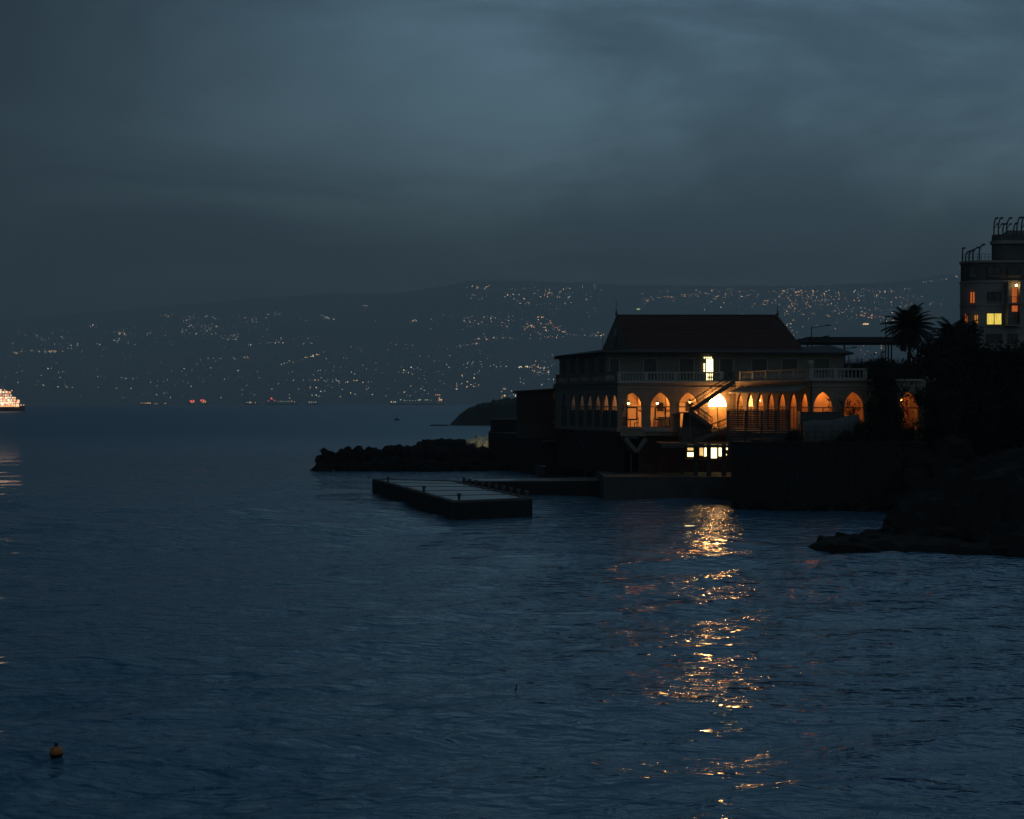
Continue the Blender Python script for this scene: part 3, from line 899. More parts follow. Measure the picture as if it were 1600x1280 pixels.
# tables and chairs seen through the two left windows
def table(x, y, label):
    o = thing('dining_table', label, 'table', (x, y, Z0), 'tables inside the restaurant')
    MB().lathe([(0.45,0.72),(0.46,0.75),(0.45,0.77)], (x,y,Z0), 14).build('tabletop', M['wood'], o)
    MB().tube((x,y,Z0+0.02),(x,y,Z0+0.72),0.05).build('pedestal', M['frame'], o)
    MB().lathe([(0.25,0.0),(0.25,0.03),(0.06,0.06)], (x,y,Z0), 10).build('foot', M['frame'], o)
def chair(x, y, rz, label):
    o = thing('dining_chair', label, 'chair', (x, y, Z0), 'chairs inside the restaurant')
    for sx in (-1,1):
        for sy in (-1,1):
            MB().box(x+sx*.19-.02, y+sy*.19-.02, Z0, x+sx*.19+.02, y+sy*.19+.02, Z0+.44).build('leg', M['frame'], o)
    MB().box(x-.22,y-.22,Z0+.442,x+.22,y+.22,Z0+.49).build('seat', M['wood'], o)
    MB().box(x+rz*.19-.02,y-.2,Z0+.494,x+rz*.19+.02,y+.2,Z0+.98).build('backrest', M['wood'], o)
for px, nm in ((985,'first'),(1034,'second')):
    x = PX(px, 147.6)
    table(x, 147.7, 'round dining table behind the %s arched window from the corner' % nm)
    chair(x-0.62, 147.7, -1, 'wooden chair left of the table behind the %s arch' % nm)
    chair(x+0.62, 147.7, 1, 'wooden chair right of the table behind the %s arch' % nm)

# sideboards and pictures on the back wall, plants in the right rooms
for px, nm in ((978,'first'),(1040,'second'),(1084,'third')):
    x = PX(px,151.2)
    o = thing('sideboard', 'low dark sideboard at the back wall seen through the %s arch' % nm, 'sideboard', (x,151.1,Z0), 'sideboards inside the restaurant')
    MB().box(x-0.75,150.85,Z0+0.1,x+0.75,151.38,Z0+0.98).build('carcass', M['frame'], o)
    MB().box(x-0.8,150.8,Z0+0.984,x+0.8,151.4,Z0+1.04).build('top', M['wood'], o)
    for sx in (-0.68,0.68): MB().box(x+sx-0.04,150.95,Z0,x+sx+0.04,151.03,Z0+0.098).build('leg', M['frame'], o)
    for k_, dx in enumerate((-0.55,0.35)):
        pc = thing('framed_picture', 'dark framed picture on the back wall, %s of the pair behind the %s arch' % (('left','right')[k_], nm), 'picture', (x+dx,151.4,8.9), 'pictures inside the restaurant')
        MB().box(x+dx-0.32,151.36,8.55,x+dx+0.32,151.418,9.45).build('frame', M['frame'], pc)
        MB().box(x+dx-0.25,151.35,8.62,x+dx+0.25,151.359,9.38).build('print', M['wood'], pc)
for k_, (x, y) in enumerate(((29.7,133.0),(34.0,132.9))):
    o = thing('potted_plant', 'tall indoor plant silhouetted behind the %s right-hand arch' % ('first','second')[k_], 'plant', (x,y,Z0), 'plants inside the restaurant')
    MB().lathe([(0.16,0),(0.24,0.4),(0.25,0.44)], (x,y,Z0), 12).build('pot', M['frame'], o)
    rp = random.Random(k_+3); mb = MB()
    for i_ in range(46):
        az = rp.uniform(0,6.28); h_ = rp.uniform(0.9,2.9); L_ = rp.uniform(0.25,0.6)
        p0 = Vector((x,y,Z0+h_)); p1 = p0 + Vector((math.cos(az)*L_, math.sin(az)*L_, rp.uniform(-0.1,0.35))); sd = Vector((-math.sin(az),math.cos(az),0.3))*0.07
        mb.add([p0, p0.lerp(p1,0.5)+sd, p1, p0.lerp(p1,0.5)-sd], [(0,1,2,3)])
    mb.build('foliage', M['leaf'], o)
    MB().tube((x,y,Z0+0.44),(x,y,Z0+2.9),0.03,0.015,6).build('stem', M['bark'], o)
# cornices
def along(p0, p1, off, z0, z1, name, mat, parent=bld, ext=0.0):
    d = (p1-p0).normalized(); n_ = Vector((d.y, -d.x))
    a_, b_ = p0 - d*ext, p1 + d*ext
    c = (a_+b_)/2 + n_*(off/2)
    return MB().obox((c.x,c.y,(z0+z1)/2), tuple((b_-a_)/2)+(0,), tuple(n_*off/2)+(0,), (0,0,(z1-z0)/2)).build(name, mat, parent)
for p0, p1, m in ((A,B,'plaster'),(B,C,'trim'),(C,D,'trim'),(D,E,'trim')):
    along(p0, p1, 0.22, Z1-0.13, Z1+0.05, 'cornice', M[m])
    along(p0, p1, 0.08, Z1-0.62, Z1-0.54, 'string_course', M[m])
    along(p0, p1, 0.16, Z0-0.42, Z0-0.01, 'base_band', M[m])
# drainpipe on the corner of the right block
mb = MB(); q = W4(0.15, 0, -0.1); mb.tube((q[0],q[1],6.2),(q[0],q[1],Z1),0.06); mb.build('drainpipe', M['frame'], bld)

# balustrades: piers, rails, single balusters
bal_me, _ = MB().lathe([(0.07,0),(0.07,0.06),(0.045,0.10),(0.085,0.24),(0.075,0.32),(0.04,0.52),(0.06,0.60),(0.07,0.66)], n=8).mesh('baluster', M['trim'], smooth=True, origin=(0,0,0))
def balustrade(p0, p1, piers, nb, mat='trim', zb=Z1+0.052, solid=False):
    d = (p1-p0).normalized(); n_ = Vector((d.y,-d.x))
    def Q(u, off=-0.18): 
        q = p0 + d*u + n_*off
        return q
    u0, u1 = piers[0], piers[-1]
    a_, b_ = Q(u0), Q(u1)
    mb = MB()
    mb.bar((a_.x,a_.y,zb+0.06),(b_.x,b_.y,zb+0.06),0.26,0.12)
    mb.bar((a_.x,a_.y,zb+0.92),(b_.x,b_.y,zb+0.92),0.28,0.14)
    root = mb.build('balustrade', M[mat], bld)
    for u_ in piers:
        q = Q(u_)
        MB().obox((q.x,q.y,zb+0.505), tuple(d*0.19)+(0,), tuple(n_*0.17)+(0,), (0,0,0.505)).build('pier', M[mat], root)
    for ua, ub in zip(piers[:-1], piers[1:]):
        for i in range(nb):
            q = Q(ua+0.28 + (ub-ua-0.56)*(i+0.5)/nb)
            place('baluster', bal_me, (q.x, q.y, zb+0.125), root, scale=(1,1,1.1))
    return root
LBC = (C-B).length; LAB = (B-A).length; LCD = (D-C).length
balustrade(B, C, [seg_u(B,C,x) for x in (968,1010,1056,1101,1128)], 7)
balustrade(A, B, list(np.linspace(0.2, LAB-0.6, 6)), 7, 'plaster')
balustrade(C, D, list(np.linspace(0.9, LCD-0.3, 6)), 7)
balustrade(D, E, [seg_u(D,E,x) for x in (1268,1306,1352)], 6)
q = D + Vector((0.1,0.15))
MB().lathe([(0.16,12.7),(0.10,12.8),(0.24,13.05),(0.28,13.25),(0.2,13.33)], (q.x,q.y,0), 12).build('urn', M['trim'], bld, smooth=True)

# upper storey
A2, B2, RX2 = Vector((PX(874,163),163)), Vector((PX(948,150),150)), Vector((35.0,150))
EZ = 14.8
upper_poly = [(A2.x,A2.y),(B2.x,B2.y),(RX2.x,RX2.y),(35.0,168),(A2.x+0.5,168)]
MB().prism(upper_poly, Z1-0.003, EZ-0.05).build('upper_wall', M['plaster'], bld)
# windows and shutters of the upper storey
def panel(px0, px1, py0, py1, Y, name, mat, proud=0.05, parent=bld, rim=None):
    p, q = P(px0, py1, Y), P(px1, py0, Y)
    o = MB().box(p.x, Y-proud, p.z, q.x, Y+0.05, q.z).build(name, mat, parent)
    if rim:
        mb = MB(); w_ = 0.07
        mb.box(p.x-w_, Y-proud-0.03, p.z, p.x-0.002, Y+0.04, q.z); mb.box(q.x+0.002, Y-proud-0.03, p.z, q.x+w_, Y+0.04, q.z)
        mb.box(p.x-w_, Y-proud-0.03, q.z+0.002, q.x+w_, Y+0.04, q.z+w_); 
        mb.build('frame', M[rim], o)
    return o
for x0, x1 in ((953,967),(1006,1026),(1062,1084),(1125,1145),(1175,1198),(1222,1246),(1272,1296)):
    s = panel(x0, x1, 561, 592, 150, 'shutter', M['shutter'], 0.04, rim='trim')
    p, q = P(x0, 592, 150), P(x1, 561, 150)
    for k in range(9):
        z = p.z + (q.z-p.z)*(k+0.5)/9
        MB().box(p.x+0.06, 149.92, z-0.03, q.x-0.06, 149.958, z+0.03).build('louvre', M['shutter'], s)
for x in range(975, 1330, 9):      # battens of the panelled wall
    if any(a_-3 < x < b_+3 for a_, b_ in ((953,967),(1006,1026),(1062,1084),(1095,1118),(1125,1145),(1175,1198),(1222,1246),(1272,1296))): continue
    xx = PX(x,150); MB().box(xx-0.04, 149.95, Z1, xx+0.04, 150.04, EZ-0.4).build('batten', M['plaster'], bld)
d = (B2-A2).normalized(); n_ = Vector((d.y,-d.x)); L = (B2-A2).length
for k in range(5):
    c = A2 + d*(L*(k+0.5)/5) + n_*0.02
    MB().obox((c.x,c.y,12.95), tuple(d*0.62)+(0,), tuple(n_*0.05)+(0,), (0,0,1.25)).build('shutter', M['shutter'], bld)
# the lit balcony door
ld = panel(1103.5, 1114, 561, 600, 149.97, 'balcony_door', M['lit_white'], 0.03, rim='frame')
p, q = P(1103.5, 600, 149.97), P(1114, 561, 149.97)
for k in range(4):
    xx = P(1100+k*3.4, 0, 149.9).x; z = PZ(561.8,149.9)
    MB().box(xx, 149.90, z+0.12, xx+0.13, 149.94, z+0.26).build('fanlight_pane', M['lit_white'], ld)
for a_, b_ in ((568,572),(572.6,577),(578,581)):
    MB().box(PX(1099.6,149.9), 149.90, PZ(b_,149.9), PX(1101.6,149.9), 149.94, PZ(a_,149.9)).build('side_pane', M['lit_white'], ld)

# roofs
eav = [Vector((PX(868,162.6),162.6,EZ)), Vector((PX(945,149),149,EZ)), Vector((PX(1334,149),149,EZ-0.1)), Vector((36.6,169,EZ-0.1)), Vector((PX(868,162.6),169,EZ))]
FLr, BLr, FRr, BRr = Vector((PX(985,151.4),151.4,15.12)), Vector((PX(941,162),162,15.5)), Vector((PX(1254,151.4),151.4,15.12)), Vector((PX(1249,153)-2.7,162,15.5))
RT = Vector((PX(1296,155),155,15.75)); RB = Vector((33.0,160,15.75))
roof = MB()
ev = eav; lw = [e - Vector((0,0,0.18)) for e in ev]
vs_ = ev + lw + [BLr, FLr, FRr, RT, RB, BRr]
roof.add(vs_, [(0,1,11,10),(1,2,13,12,11),(2,3,14,13),(3,4,10,15,14),(12,13,14,15),(4,0,10),
               (0,5,6,1),(1,6,7,2),(2,7,8,3),(3,8,9,4),(4,9,5,0),(5,9,8,7,6)])
lean = roof.build('lower_roof', M['tin_roof'], bld)
RLr, RRr = Vector((PX(963,157.5),157.5,19.04)), Vector((PX(1215,157.5),157.5,19.04))
mb = MB()
# main roof as overlapping courses of tiles
def slope_courses(a0, a1, b0, b1, n, up):
    """a: eave edge, b: ridge edge"""
    for k in range(n):
        s0, s1 = k/n, (k+1)/n
        p0, p1 = a0.lerp(b0, s0), a1.lerp(b1, s0); q0, q1 = a0.lerp(b0, s1), a1.lerp(b1, s1)
        o0 = up*0.10; o1 = up*0.03
        mb.add([p0+o0, p1+o0, q1+o1, q0+o1, p0, p1], [(0,1,2,3),(4,5,1,0)])
slope_courses(FLr+Vector((-0.1,-0.3,-0.12)), FRr+Vector((0.1,-0.3,-0.12)), RLr, RRr, 18, Vector((0,-0.6,0.8)))
slope_courses(BRr, BLr, RRr, RLr, 18, Vector((0,0.6,0.8)))
main_roof = mb.build('main_roof', M['tile_roof'], bld)
MB().add([FLr,BLr,RLr],[(0,1,2)]).build('gable', M['plaster'], main_roof)
MB().add([FRr,RRr,BRr],[(0,1,2)]).build('gable', M['plaster'], main_roof)
mb = MB()                                       # ridge tiles
k = 44
for i in range(k):
    a_ = RLr.lerp(RRr, i/k); b_ = RLr.lerp(RRr, (i+0.96)/k); mb.tube(a_+Vector((0,0,0.04)), b_+Vector((0,0,0.04)), 0.15, 0.125, 7)
mb.build('ridge_cap', M['tile_roof'], main_roof)
gd = (BLr-FLr).normalized(); gn = Vector((gd.y, -gd.x, 0)); gn = -gn if gn.x > 0 else gn
gc = (FLr+BLr)/2 + Vector((0,0,1.85)) + gn*0.03
MB().tube(gc, gc+gn*0.05, 0.42, 0.42, 14).build('roundel', M['trim'], main_roof)
MB().obox(gc-Vector((0,0,1.05))+gn*0.02, gd*0.35, gn*0.03, (0,0,0.5)).build('gable_window', M['shutter'], main_roof)
for r_ in (RLr, RRr):
    MB().lathe([(0.13,0),(0.16,0.12),(0.06,0.25),(0.09,0.38),(0.035,0.55),(0.012,1.75)], (r_.x,r_.y,r_.z+0.1), 8).build('finial', M['dark_metal'], main_roof)
MB().tube((PX(942,160),160,15.4),(PX(942,160),160,16.9),0.025).build('aerial', M['dark_metal'], lean)
# eave brackets at the left corner
for k in range(7):
    c = eav[0].lerp(eav[1], (k+0.3)/7); MB().tube(c+Vector((0.1,0.1,-0.5)), c+Vector((0.9,0.3,-0.2)), 0.05).build('eave_bracket', M['frame'], lean)

# awning over the narrow arches
mb = MB(); k = 22
ua, ub = seg_u(C,D,1153), seg_u(C,D,1262)
for i in range(k):
    a_, b_ = ua+(ub-ua)*i/k, ua+(ub-ua)*(i+1)/k; m_ = (a_+b_)/2
    for (s0, h0), (s1, h1) in (((a_,0),(m_,0.05)),((m_,0.05),(b_,0))):
        mb.add([W3(s0,10.98+h0,-0.02), W3(s1,10.98+h1,-0.02), W3(s1,10.50+h1,-1.05), W3(s0,10.50+h0,-1.05)], [(0,1,2,3)])
        mb.add([W3(s0,10.50+h0,-1.05), W3(s1,10.50+h1,-1.05), W3(s1,10.36,-1.06), W3(s0,10.36,-1.06)], [(0,1,2,3)])
mb.build('awning', M['awning'], bld)
# projecting bay ledge with its V-shaped bracket
ubay = bc[0][0]
mb = MB(); a_, b_ = W2(ubay-1.25,0,-0.95), W2(ubay+1.25,0,0.0)
mb.box(a_[0],a_[1],6.02,b_[0],b_[1]-0.17,6.72); mb.box(a_[0]+0.2,a_[1]-0.12,6.724,b_[0]-0.2,b_[1]-0.17,6.86)
mb.build('bay_ledge', M['stone'], bld)
v0 = P(994.5, 706, 145.3)
for px in (977, 1009):
    t0 = P(px, 685, 145.25 + (0.02 if px > 1000 else 0)); MB().bar(t0, v0, 0.42, 0.40, up=(0,1,0)).build('bracket', M['plaster'], bld)
MB().box(13.3,146.2,2.2,24.1,149.15,6.46).build('undercroft_wall', M['brickwork'], bld) if False else None
# undercroft: set-back brick wall with the lit basement windows
mb = MB().box(13.25,148.9,2.204,24.15,149.3,6.46); mb.build('undercroft_wall', M['brickwork'], bld)
MB().box(12.2,146.1,6.05,24.15,149.28,6.46).build('floor_beam', M['stone'], bld)
for (x0,x1,y0,y1,m) in ((1074,1084.5,694.5,704,'lit_amber'),(1074,1085,707,713.5,'lit_white'),(1093,1099.5,696,712,'lit_amber'),(1100,1106,694.5,713,'lit_white'),
                        (1110,1120,694,716,'lit_white'),(1123,1129,694,713,'lit_white'),(1132.5,1137,694,703,'lit_white'),(1133,1135.5,709.5,711.5,'lit_white')):
    panel(x0,x1,y0,y1,148.86,'basement_window',M[m],0.02,rim='frame')
MB().box(PX(1062,148.8),148.80,PZ(717,148.8)-0.12,PX(1138,148.8),148.88,PZ(717,148.8)).build('window_sill', M['trim'], bld)
# left: canopy of ribs in front of the west wing
can = thing('ribbed_canopy', 'dark sloping ribbed canopy below the narrow left-wing arches', 'canopy', (9, 148, 3.8))
c0, c1, c2, c3 = P(896,669,156.8), P(962,672,146.6), P(986,706,145.9), P(915,707,155)
MB().add([c0,c1,c2,c3, c0-Vector((0,0,.06)),c1-Vector((0,0,.06)),c2-Vector((0,0,.06)),c3-Vector((0,0,.06))],
         [(0,1,2,3),(7,6,5,4),(0,4,5,1),(1,5,6,2),(2,6,7,3),(3,7,4,0)]).build('sheet', M['tin_roof'], can)
for k in range(10):
    a_, b_ = c0.lerp(c1, k/9), c3.lerp(c2, k/9); MB().bar(a_+Vector((0,0,.05)), b_+Vector((0,0,.05)), 0.10, 0.10).build('rib', M['steel'], can)
for k in (0, 0.33, 0.66, 1):
    b_ = c3.lerp(c2, k); MB().tube((b_.x,b_.y,0.5 if k<0.6 else 2.0),b_-Vector((0,0,0.07)),0.07).build('post', M['steel'], can)
# hut at the far left
hut = thing('wooden_hut', 'small dark slatted wooden hut with flat roof left of the restaurant', 'hut', (2.9, 172, 5.2))
h0, h1 = PX(807,170), PX(869,170)
zt_, zb_ = PZ(614,170), 5.2
_mb = MB().box(h0,170.05,zb_,h1+1.5,176,zt_)
for _i in (5, 6): _mb.v[_i] = (_mb.v[_i][0], _mb.v[_i][1], zt_+0.40)
_mb.build('wall', M['wood'], hut)
MB().add([(h0-0.45,169.2,zt_+0.02),(h1+1.7,169.2,zt_+0.45),(h1+1.7,176.5,zt_+0.45),(h0-0.45,176.5,zt_+0.02),(h0-0.45,169.2,zt_+0.22),(h1+1.7,169.2,zt_+0.65),(h1+1.7,176.5,zt_+0.65),(h0-0.45,176.5,zt_+0.22)],
         [(0,3,2,1),(4,5,6,7),(0,1,5,4),(1,2,6,5),(2,3,7,6),(3,0,4,7)]).build('roof', M['tin_roof'], hut)
for k in range(14):
    z = zb_+1.95 + k*0.2
    if z < zt_-0.35: MB().box(h0+0.25,169.96,z,h0+2.6,170.04,z+0.13).build('slat', M['trim'] if False else M['wood'], hut)
    if z < zt_-0.35: MB().box(h0+2.85,169.96,z,h1-0.1,170.04,z+0.13).build('slat', M['wood'], hut)
for x in (h0+0.1, h0+2.72, h1+0.1): MB().box(x-0.09,169.9,zb_,x+0.09,170.045,zt_).build('post', M['wood'], hut)
# landing slabs below the hut
lp = thing('landing_slab', 'pale flat slab on the shore below the hut', 'slab', (5.5,180,1))
MB().prism([(3.0,184.5),(9.5,171.0),(8.8,169.5),(4.0,178)], -1.5, 1.35).build('slab_body', M['concrete'], lp)
MB().prism([(3.3,184),(9.3,171.1),(8.8,169.8),(4.2,178)], 1.354, 1.42).build('slab_top', M['wet_deck'], lp)
for k in range(6):
    p = Vector((4.2,178)).lerp(Vector((8.7,169.9)), k/5*0.9+0.05)
    MB().tube((p.x,p.y,1.42),(p.x,p.y,2.1),0.05).build('rail_post', M['steel'], lp)
roof2 = thing('boat_store', 'low flat-roofed store below the hut with pale roof edge', 'store', (6.5,166,2))
MB().box(4.0,165.0,1.0,8.6,168.6,4.86).build('wall', M['quay_wall'], roof2)
MB().box(3.6,164.4,4.864,8.9,168.9,5.05).build('roof_slab', M['concrete'], roof2)

# ------------------------------------------------------------------ steel staircase
st = thing('steel_staircase', 'zigzag steel staircase with thin railings from quay deck up to the terrace', 'staircase', (20.5, 143.8, 2.2))
def flight(p_top, p_bot, width, n, rails=True, ydir=1):
    p_top, p_bot = Vector(p_top), Vector(p_bot)
    off = Vector((0, width/2*ydir, 0))
    for s in (-1, 1):
        MB().bar(p_top+off*s, p_bot+off*s, 0.08, 0.34, up=(0,0,1)).build('stringer', M['steel'], st)
        if rails:
            mb = MB(); h = Vector((0,0,1.0)); h2 = Vector((0,0,0.55))
            mb.tube(p_top+off*s+h, p_bot+off*s+h, 0.03, n=6); mb.tube(p_top+off*s+h2, p_bot+off*s+h2, 0.02, n=5)
            k = max(3, int((p_top-p_bot).length/0.9))
            for i in range(k+1):
                q = p_top.lerp(p_bot, i/k)+off*s; mb.tube(q, q+h, 0.022, n=5)
            mb.build('handrail', M['dark_metal'], st)
    for i in range(n):
        q = p_top.lerp(p_bot, (i+0.5)/n)
        MB().box(q.x-0.15, q.y-width/2+0.05, q.z+0.02, q.x+0.15, q.y+width/2-0.05, q.z+0.06).build('step', M['steel'], st)
YS = 144.6
flight((PX(1147,YS),YS,11.55), (PX(1077,YS),YS,8.52), 1.0, 17)
def platform(x0,y0,x1,y1,z,rail=()):
    MB().box(x0,y0,z-0.14,x1,y1,z).build('landing', M['steel'], st)
    for (a_, b_) in rail:
        mb = MB(); a_, b_ = Vector(a_+(z,)), Vector(b_+(z,))
        for h in (1.0, 0.5): mb.tube(a_+Vector((0,0,h)), b_+Vector((0,0,h)), 0.028, n=6)
        k = max(1, int((a_-b_).length/0.8))
        for i in range(k+1):
            q = a_.lerp(b_, i/k); mb.tube(q, q+Vector((0,0,1.0)), 0.022, n=5)
        mb.build('handrail', M['dark_metal'], st)
x0, x1 = PX(1058,YS), PX(1079,YS)
platform(x0, 142.9, x1, 145.15, 8.5, rail=(((x0,142.95),(x0,145.1)), ((x0,142.95),(x1-0.2,142.95))))
flight((PX(1080,143.4),143.4,8.48), (PX(1112,143.4),143.4,6.95), 0.95, 9)
x0, x1 = PX(1110,144), PX(1140,144)
platform(x0, 142.8, x1, 145.7, 6.9, rail=(((x1-0.05,142.9),(x1-0.05,145.4)),))
flight((PX(1137,142.2),142.2,6.88), (PX(1084,142.2),142.2,5.55), 0.95, 9, )
x0, x1 = PX(1030,142), PX(1139,142)
platform(x0, 140.0, x1, 145.6, 5.45)
mb = MB(); mb.box(x0,140.0,5.0,x1,140.2,5.30); mb.build('edge_beam', M['concrete'], st)
for px, Y in ((1066,144.5),(1087,142.0),(1107.5,140.4),(1131,140.4)):
    x = PX(px,Y); MB().box(x-0.2,Y-0.2,2.204,x+0.2,Y+0.2,5.3).build('column', M['concrete'], st)
for px in (1062,1078): 
    x = PX(px,143.2); MB().tube((x,143.2,5.45),(x,143.2,8.36),0.06).build('post', M['steel'], st)
# shut box under the lower flight
dk = thing('service_cabinet', 'dark cabinet tucked under the lower stair flight before the third arch', 'cabinet', (PX(1082,144.6),144.4,5.46))
MB().add([(PX(1066,144.6),144.2,6.9),(PX(1108,144.6),144.2,6.9),(PX(1082,144.6),144.2,8.35),(PX(1068,144.6),144.2,8.35),
          (PX(1066,144.6),144.9,6.9),(PX(1108,144.6),144.9,6.9),(PX(1082,144.6),144.9,8.35),(PX(1068,144.6),144.9,8.35)],
         [(0,1,2,3),(7,6,5,4),(0,4,5,1),(1,5,6,2),(2,6,7,3),(3,7,4,0)]).build('casing', M['shutter'], dk)
MB().box(PX(1064,144.6),144.15,5.46,PX(1110,144.6),144.95,6.896).build('base', M['steel'], dk)
# wall lamp over the door
wl = thing('wall_lamp', 'bright warm wall lamp above the arched door under the stairs', 'lamp', W2(bc[3][0]+0.35, 10.2, -0.1))
lx = W2(bc[3][0]-0.3, 0, -0.62)
MB().sphere((lx[0],lx[1],9.72), 0.17, 12, 8).build('globe', M['door_lamp'], wl, smooth=True)
MB().path([(lx[0],145.95,10.62),(lx[0],lx[1],10.62),(lx[0],lx[1],9.9)], 0.025).build('arm', M['dark_metal'], wl)
# a cool box and planter by the right of the second arch
cab = thing('stone_pillar', 'square stone pillar standing between the second and third arch', 'pillar', (PX(1056,145.4),145.4,6.46))
MB().box(PX(1051,145.4),145.1,6.47,PX(1062,145.4),145.7,8.3).build('shaft', M['stone'], cab)
MB().box(PX(1050,145.4),145.03,8.304,PX(1063,145.4),145.77,8.44).build('cap', M['trim'], cab)

# ------------------------------------------------------------------ screen, stores and railing on the yard
fen = thing('slatted_screen', 'tall dark slatted wooden screen on the sea wall right of the door', 'fence', (22, 128, 6.0))
fx = [PX(x,128) for x in (1137,1165,1190,1212,1232)]
for x in fx: MB().box(x-0.09,127.9,5.905,x+0.09,128.1,8.75).build('post', M['wood'], fen)
for i in range(4):
    a_, b_ = fx[i]+0.10, fx[i+1]-0.10
    for k in range(14):
        z = 6.0 + k*0.195
        MB().box(a_, 127.97, z, b_, 128.03, z+0.165 - 0.02*rnd.random()).build('slat', M['wood'], fen)
    MB().box(a_,127.95,8.735,b_,128.06,8.83).build('top_rail', M['wood'], fen)
bxo = thing('storage_container', 'long black storage container beside the screen, below the curtained arch', 'container', (PX(1280,129.2),129.2,5.9))
x0,x1 = PX(1249,129.4),PX(1312,129.4)
MB().box(x0,129.0,7.5,x1,130.4,8.52).build('body', M['shutter'], bxo)
MB().box(x0-0.05,128.95,8.524,x1+0.05,130.45,8.6).build('lid', M['dark_metal'], bxo)
for k in range(9):
    x = x0+(x1-x0)*(k+0.5)/9; MB().box(x-0.04,128.95,7.52,x+0.04,129.0-0.002,8.5).build('rib', M['shutter'], bxo)
MB().box(x0+0.1,129.05,5.905,x1-0.1,130.3,7.496).build('plinth', M['concrete'], bxo)
tp = thing('boat_cover', 'grey covered boat on the yard in front of the black container', 'boat cover', (PX(1290,128.2),128.2,5.9))
mb = MB(); n = 14
xa, xb = PX(1255,128.2), PX(1342,128.2)
for i in range(n+1):
    s = i/n; x = xa+(xb-xa)*s; h = 1.75+0.65*s + 0.10*math.sin(s*9); w_ = 0.55
    mb.v += [(x,128.3-w_,5.905),(x,128.3-w_*0.95,5.9+h*0.75),(x,128.3-w_*0.4,5.9+h),(x,128.3+w_*0.4,5.9+h),(x,128.3+w_,5.905)]
for i in range(n):
    for j in range(4): mb.f.append((i*5+j,(i+1)*5+j,(i+1)*5+j+1,i*5+j+1))
mb.f += [(4,3,2,1,0),tuple(n*5+j for j in range(5))]
mb.build('cover', M['tarp'], tp, smooth=True)
for k in (0.2,0.5,0.8):
    x = xa+(xb-xa)*k; h = 1.75+0.65*k
    MB().bar((x,127.72,5.95),(x,127.72+0.06,5.9+h*0.75),0.05,0.04).build('strap', M['dark_metal'], tp)
rl = thing('yard_railing', 'low thin metal railing along the sea wall coping below the grey cover', 'railing', (PX(1290,127.3),127.4,6.0))
xa, xb = PX(1250,127.5), PX(1345,127.5)
for k in range(9):
    x = xa+(xb-xa)*k/8; MB().tube((x,127.45,5.905),(x,127.45,6.85),0.025,n=6).build('post', M['dark_metal'], rl)
for h in (6.4,6.85): MB().tube((xa,127.45,h),(xb,127.45,h),0.022,n=6).build('rail', M['dark_metal'], rl)

# ------------------------------------------------------------------ trees
def leaf_cloud(seed, n, rx, ry, rz, size):
    r_ = random.Random(seed); V = []; Fc = []
    clumps = []
    for _ in range(46):
        v = Vector((r_.gauss(0,1), r_.gauss(0,1), r_.gauss(0,1))).normalized()
        q = v * r_.uniform(0.45, 1.0)
        q.z = q.z*0.9
        clumps.append((q, r_.uniform(0.16, 0.34)))
    for _ in range(n):
        c, cr_ = r_.choice(clumps)
        q = c + Vector((r_.gauss(0,1), r_.gauss(0,1), r_.gauss(0,1)))*cr_*0.55
        q = Vector((q.x*rx, q.y*ry, q.z*rz))
        a_ = Vector((r_.gauss(0,1), r_.gauss(0,1), r_.gauss(0,1))).normalized(); b_ = a_.orthogonal().normalized()
        L_ = size*r_.uniform(0.6,1.5); w_ = L_*0.45
        b0 = len(V)
        V += [q-a_*L_, q+b_*w_, q+a_*L_, q-b_*w_]; Fc.append((b0,b0+1,b0+2,b0+3))
    me = bpy.data.meshes.new('crown'); me.from_pydata([tuple(v) for v in V], [], Fc); me.materials.append(M['leaf']); me.update()
    return me
CROWN = [leaf_cloud(s, 7000, 1, 1, 1, 0.055) for s in range(3)]
def tree(x, y, zb, zc, rx, rz, label, k, group='dark trees beside the restaurant', name='tree'):
    o = thing(name, label, 'tree', (x, y, zb), group)
    mb = MB(); mb.tube((x,y,zb-0.3),(x+0.1,y,zb+(zc-zb)*0.7),0.28,0.17,8)
    for i in range(6):
        a_ = i*1.05; p0 = Vector((x+0.05,y,zb+(zc-zb)*(0.45+0.05*i))); p1 = Vector((x+math.cos(a_)*rx*0.6,y+math.sin(a_)*rx*0.6,zc+rz*0.25*math.sin(i*2.1)))
        mb.tube(p0,p1,0.11,0.04,6)
    mb.build('trunk', M['bark'], o)
    place('crown', CROWN[k % 3], (x,y,zc), o, (0,0,k*1.3), (rx,rx,rz))
    return o
TR = [(1366,152,592,34,38,'low leafy tree just right of the balustrade, left of the palm'),(1452,141,600,56,62,'broad dark tree below the tall palm crown'),
      (1500,150,556,52,52,'dense dark tree right of the palm, left of the hotel windows'),(1545,146,590,58,62,'dark tree below the yellow hotel window'),
      (1590,150,615,62,66,'dark tree at the right edge of the picture below the hotel'),(1382,128.6,624,34,72,'dark bush tree screening the wall between the last two arches'),
      (1462,128.2,650,36,58,'dark tree right of the lit arch glimpsed among leaves'),(1540,130,675,52,56,'low dark tree above the rocky shore under the hotel'),
      (1600,126,690,56,60,'lowest dark tree at the right edge above the rocks'),(1655,150,590,70,80,'dark tree cut by the right edge of the picture')]
for k, (px, Y, py, rx, rz, lb) in enumerate(TR):
    s = Y/F
    tree(PX(px,Y), Y, 6.0, PZ(py,Y), rx*s, rz*s, lb, k)
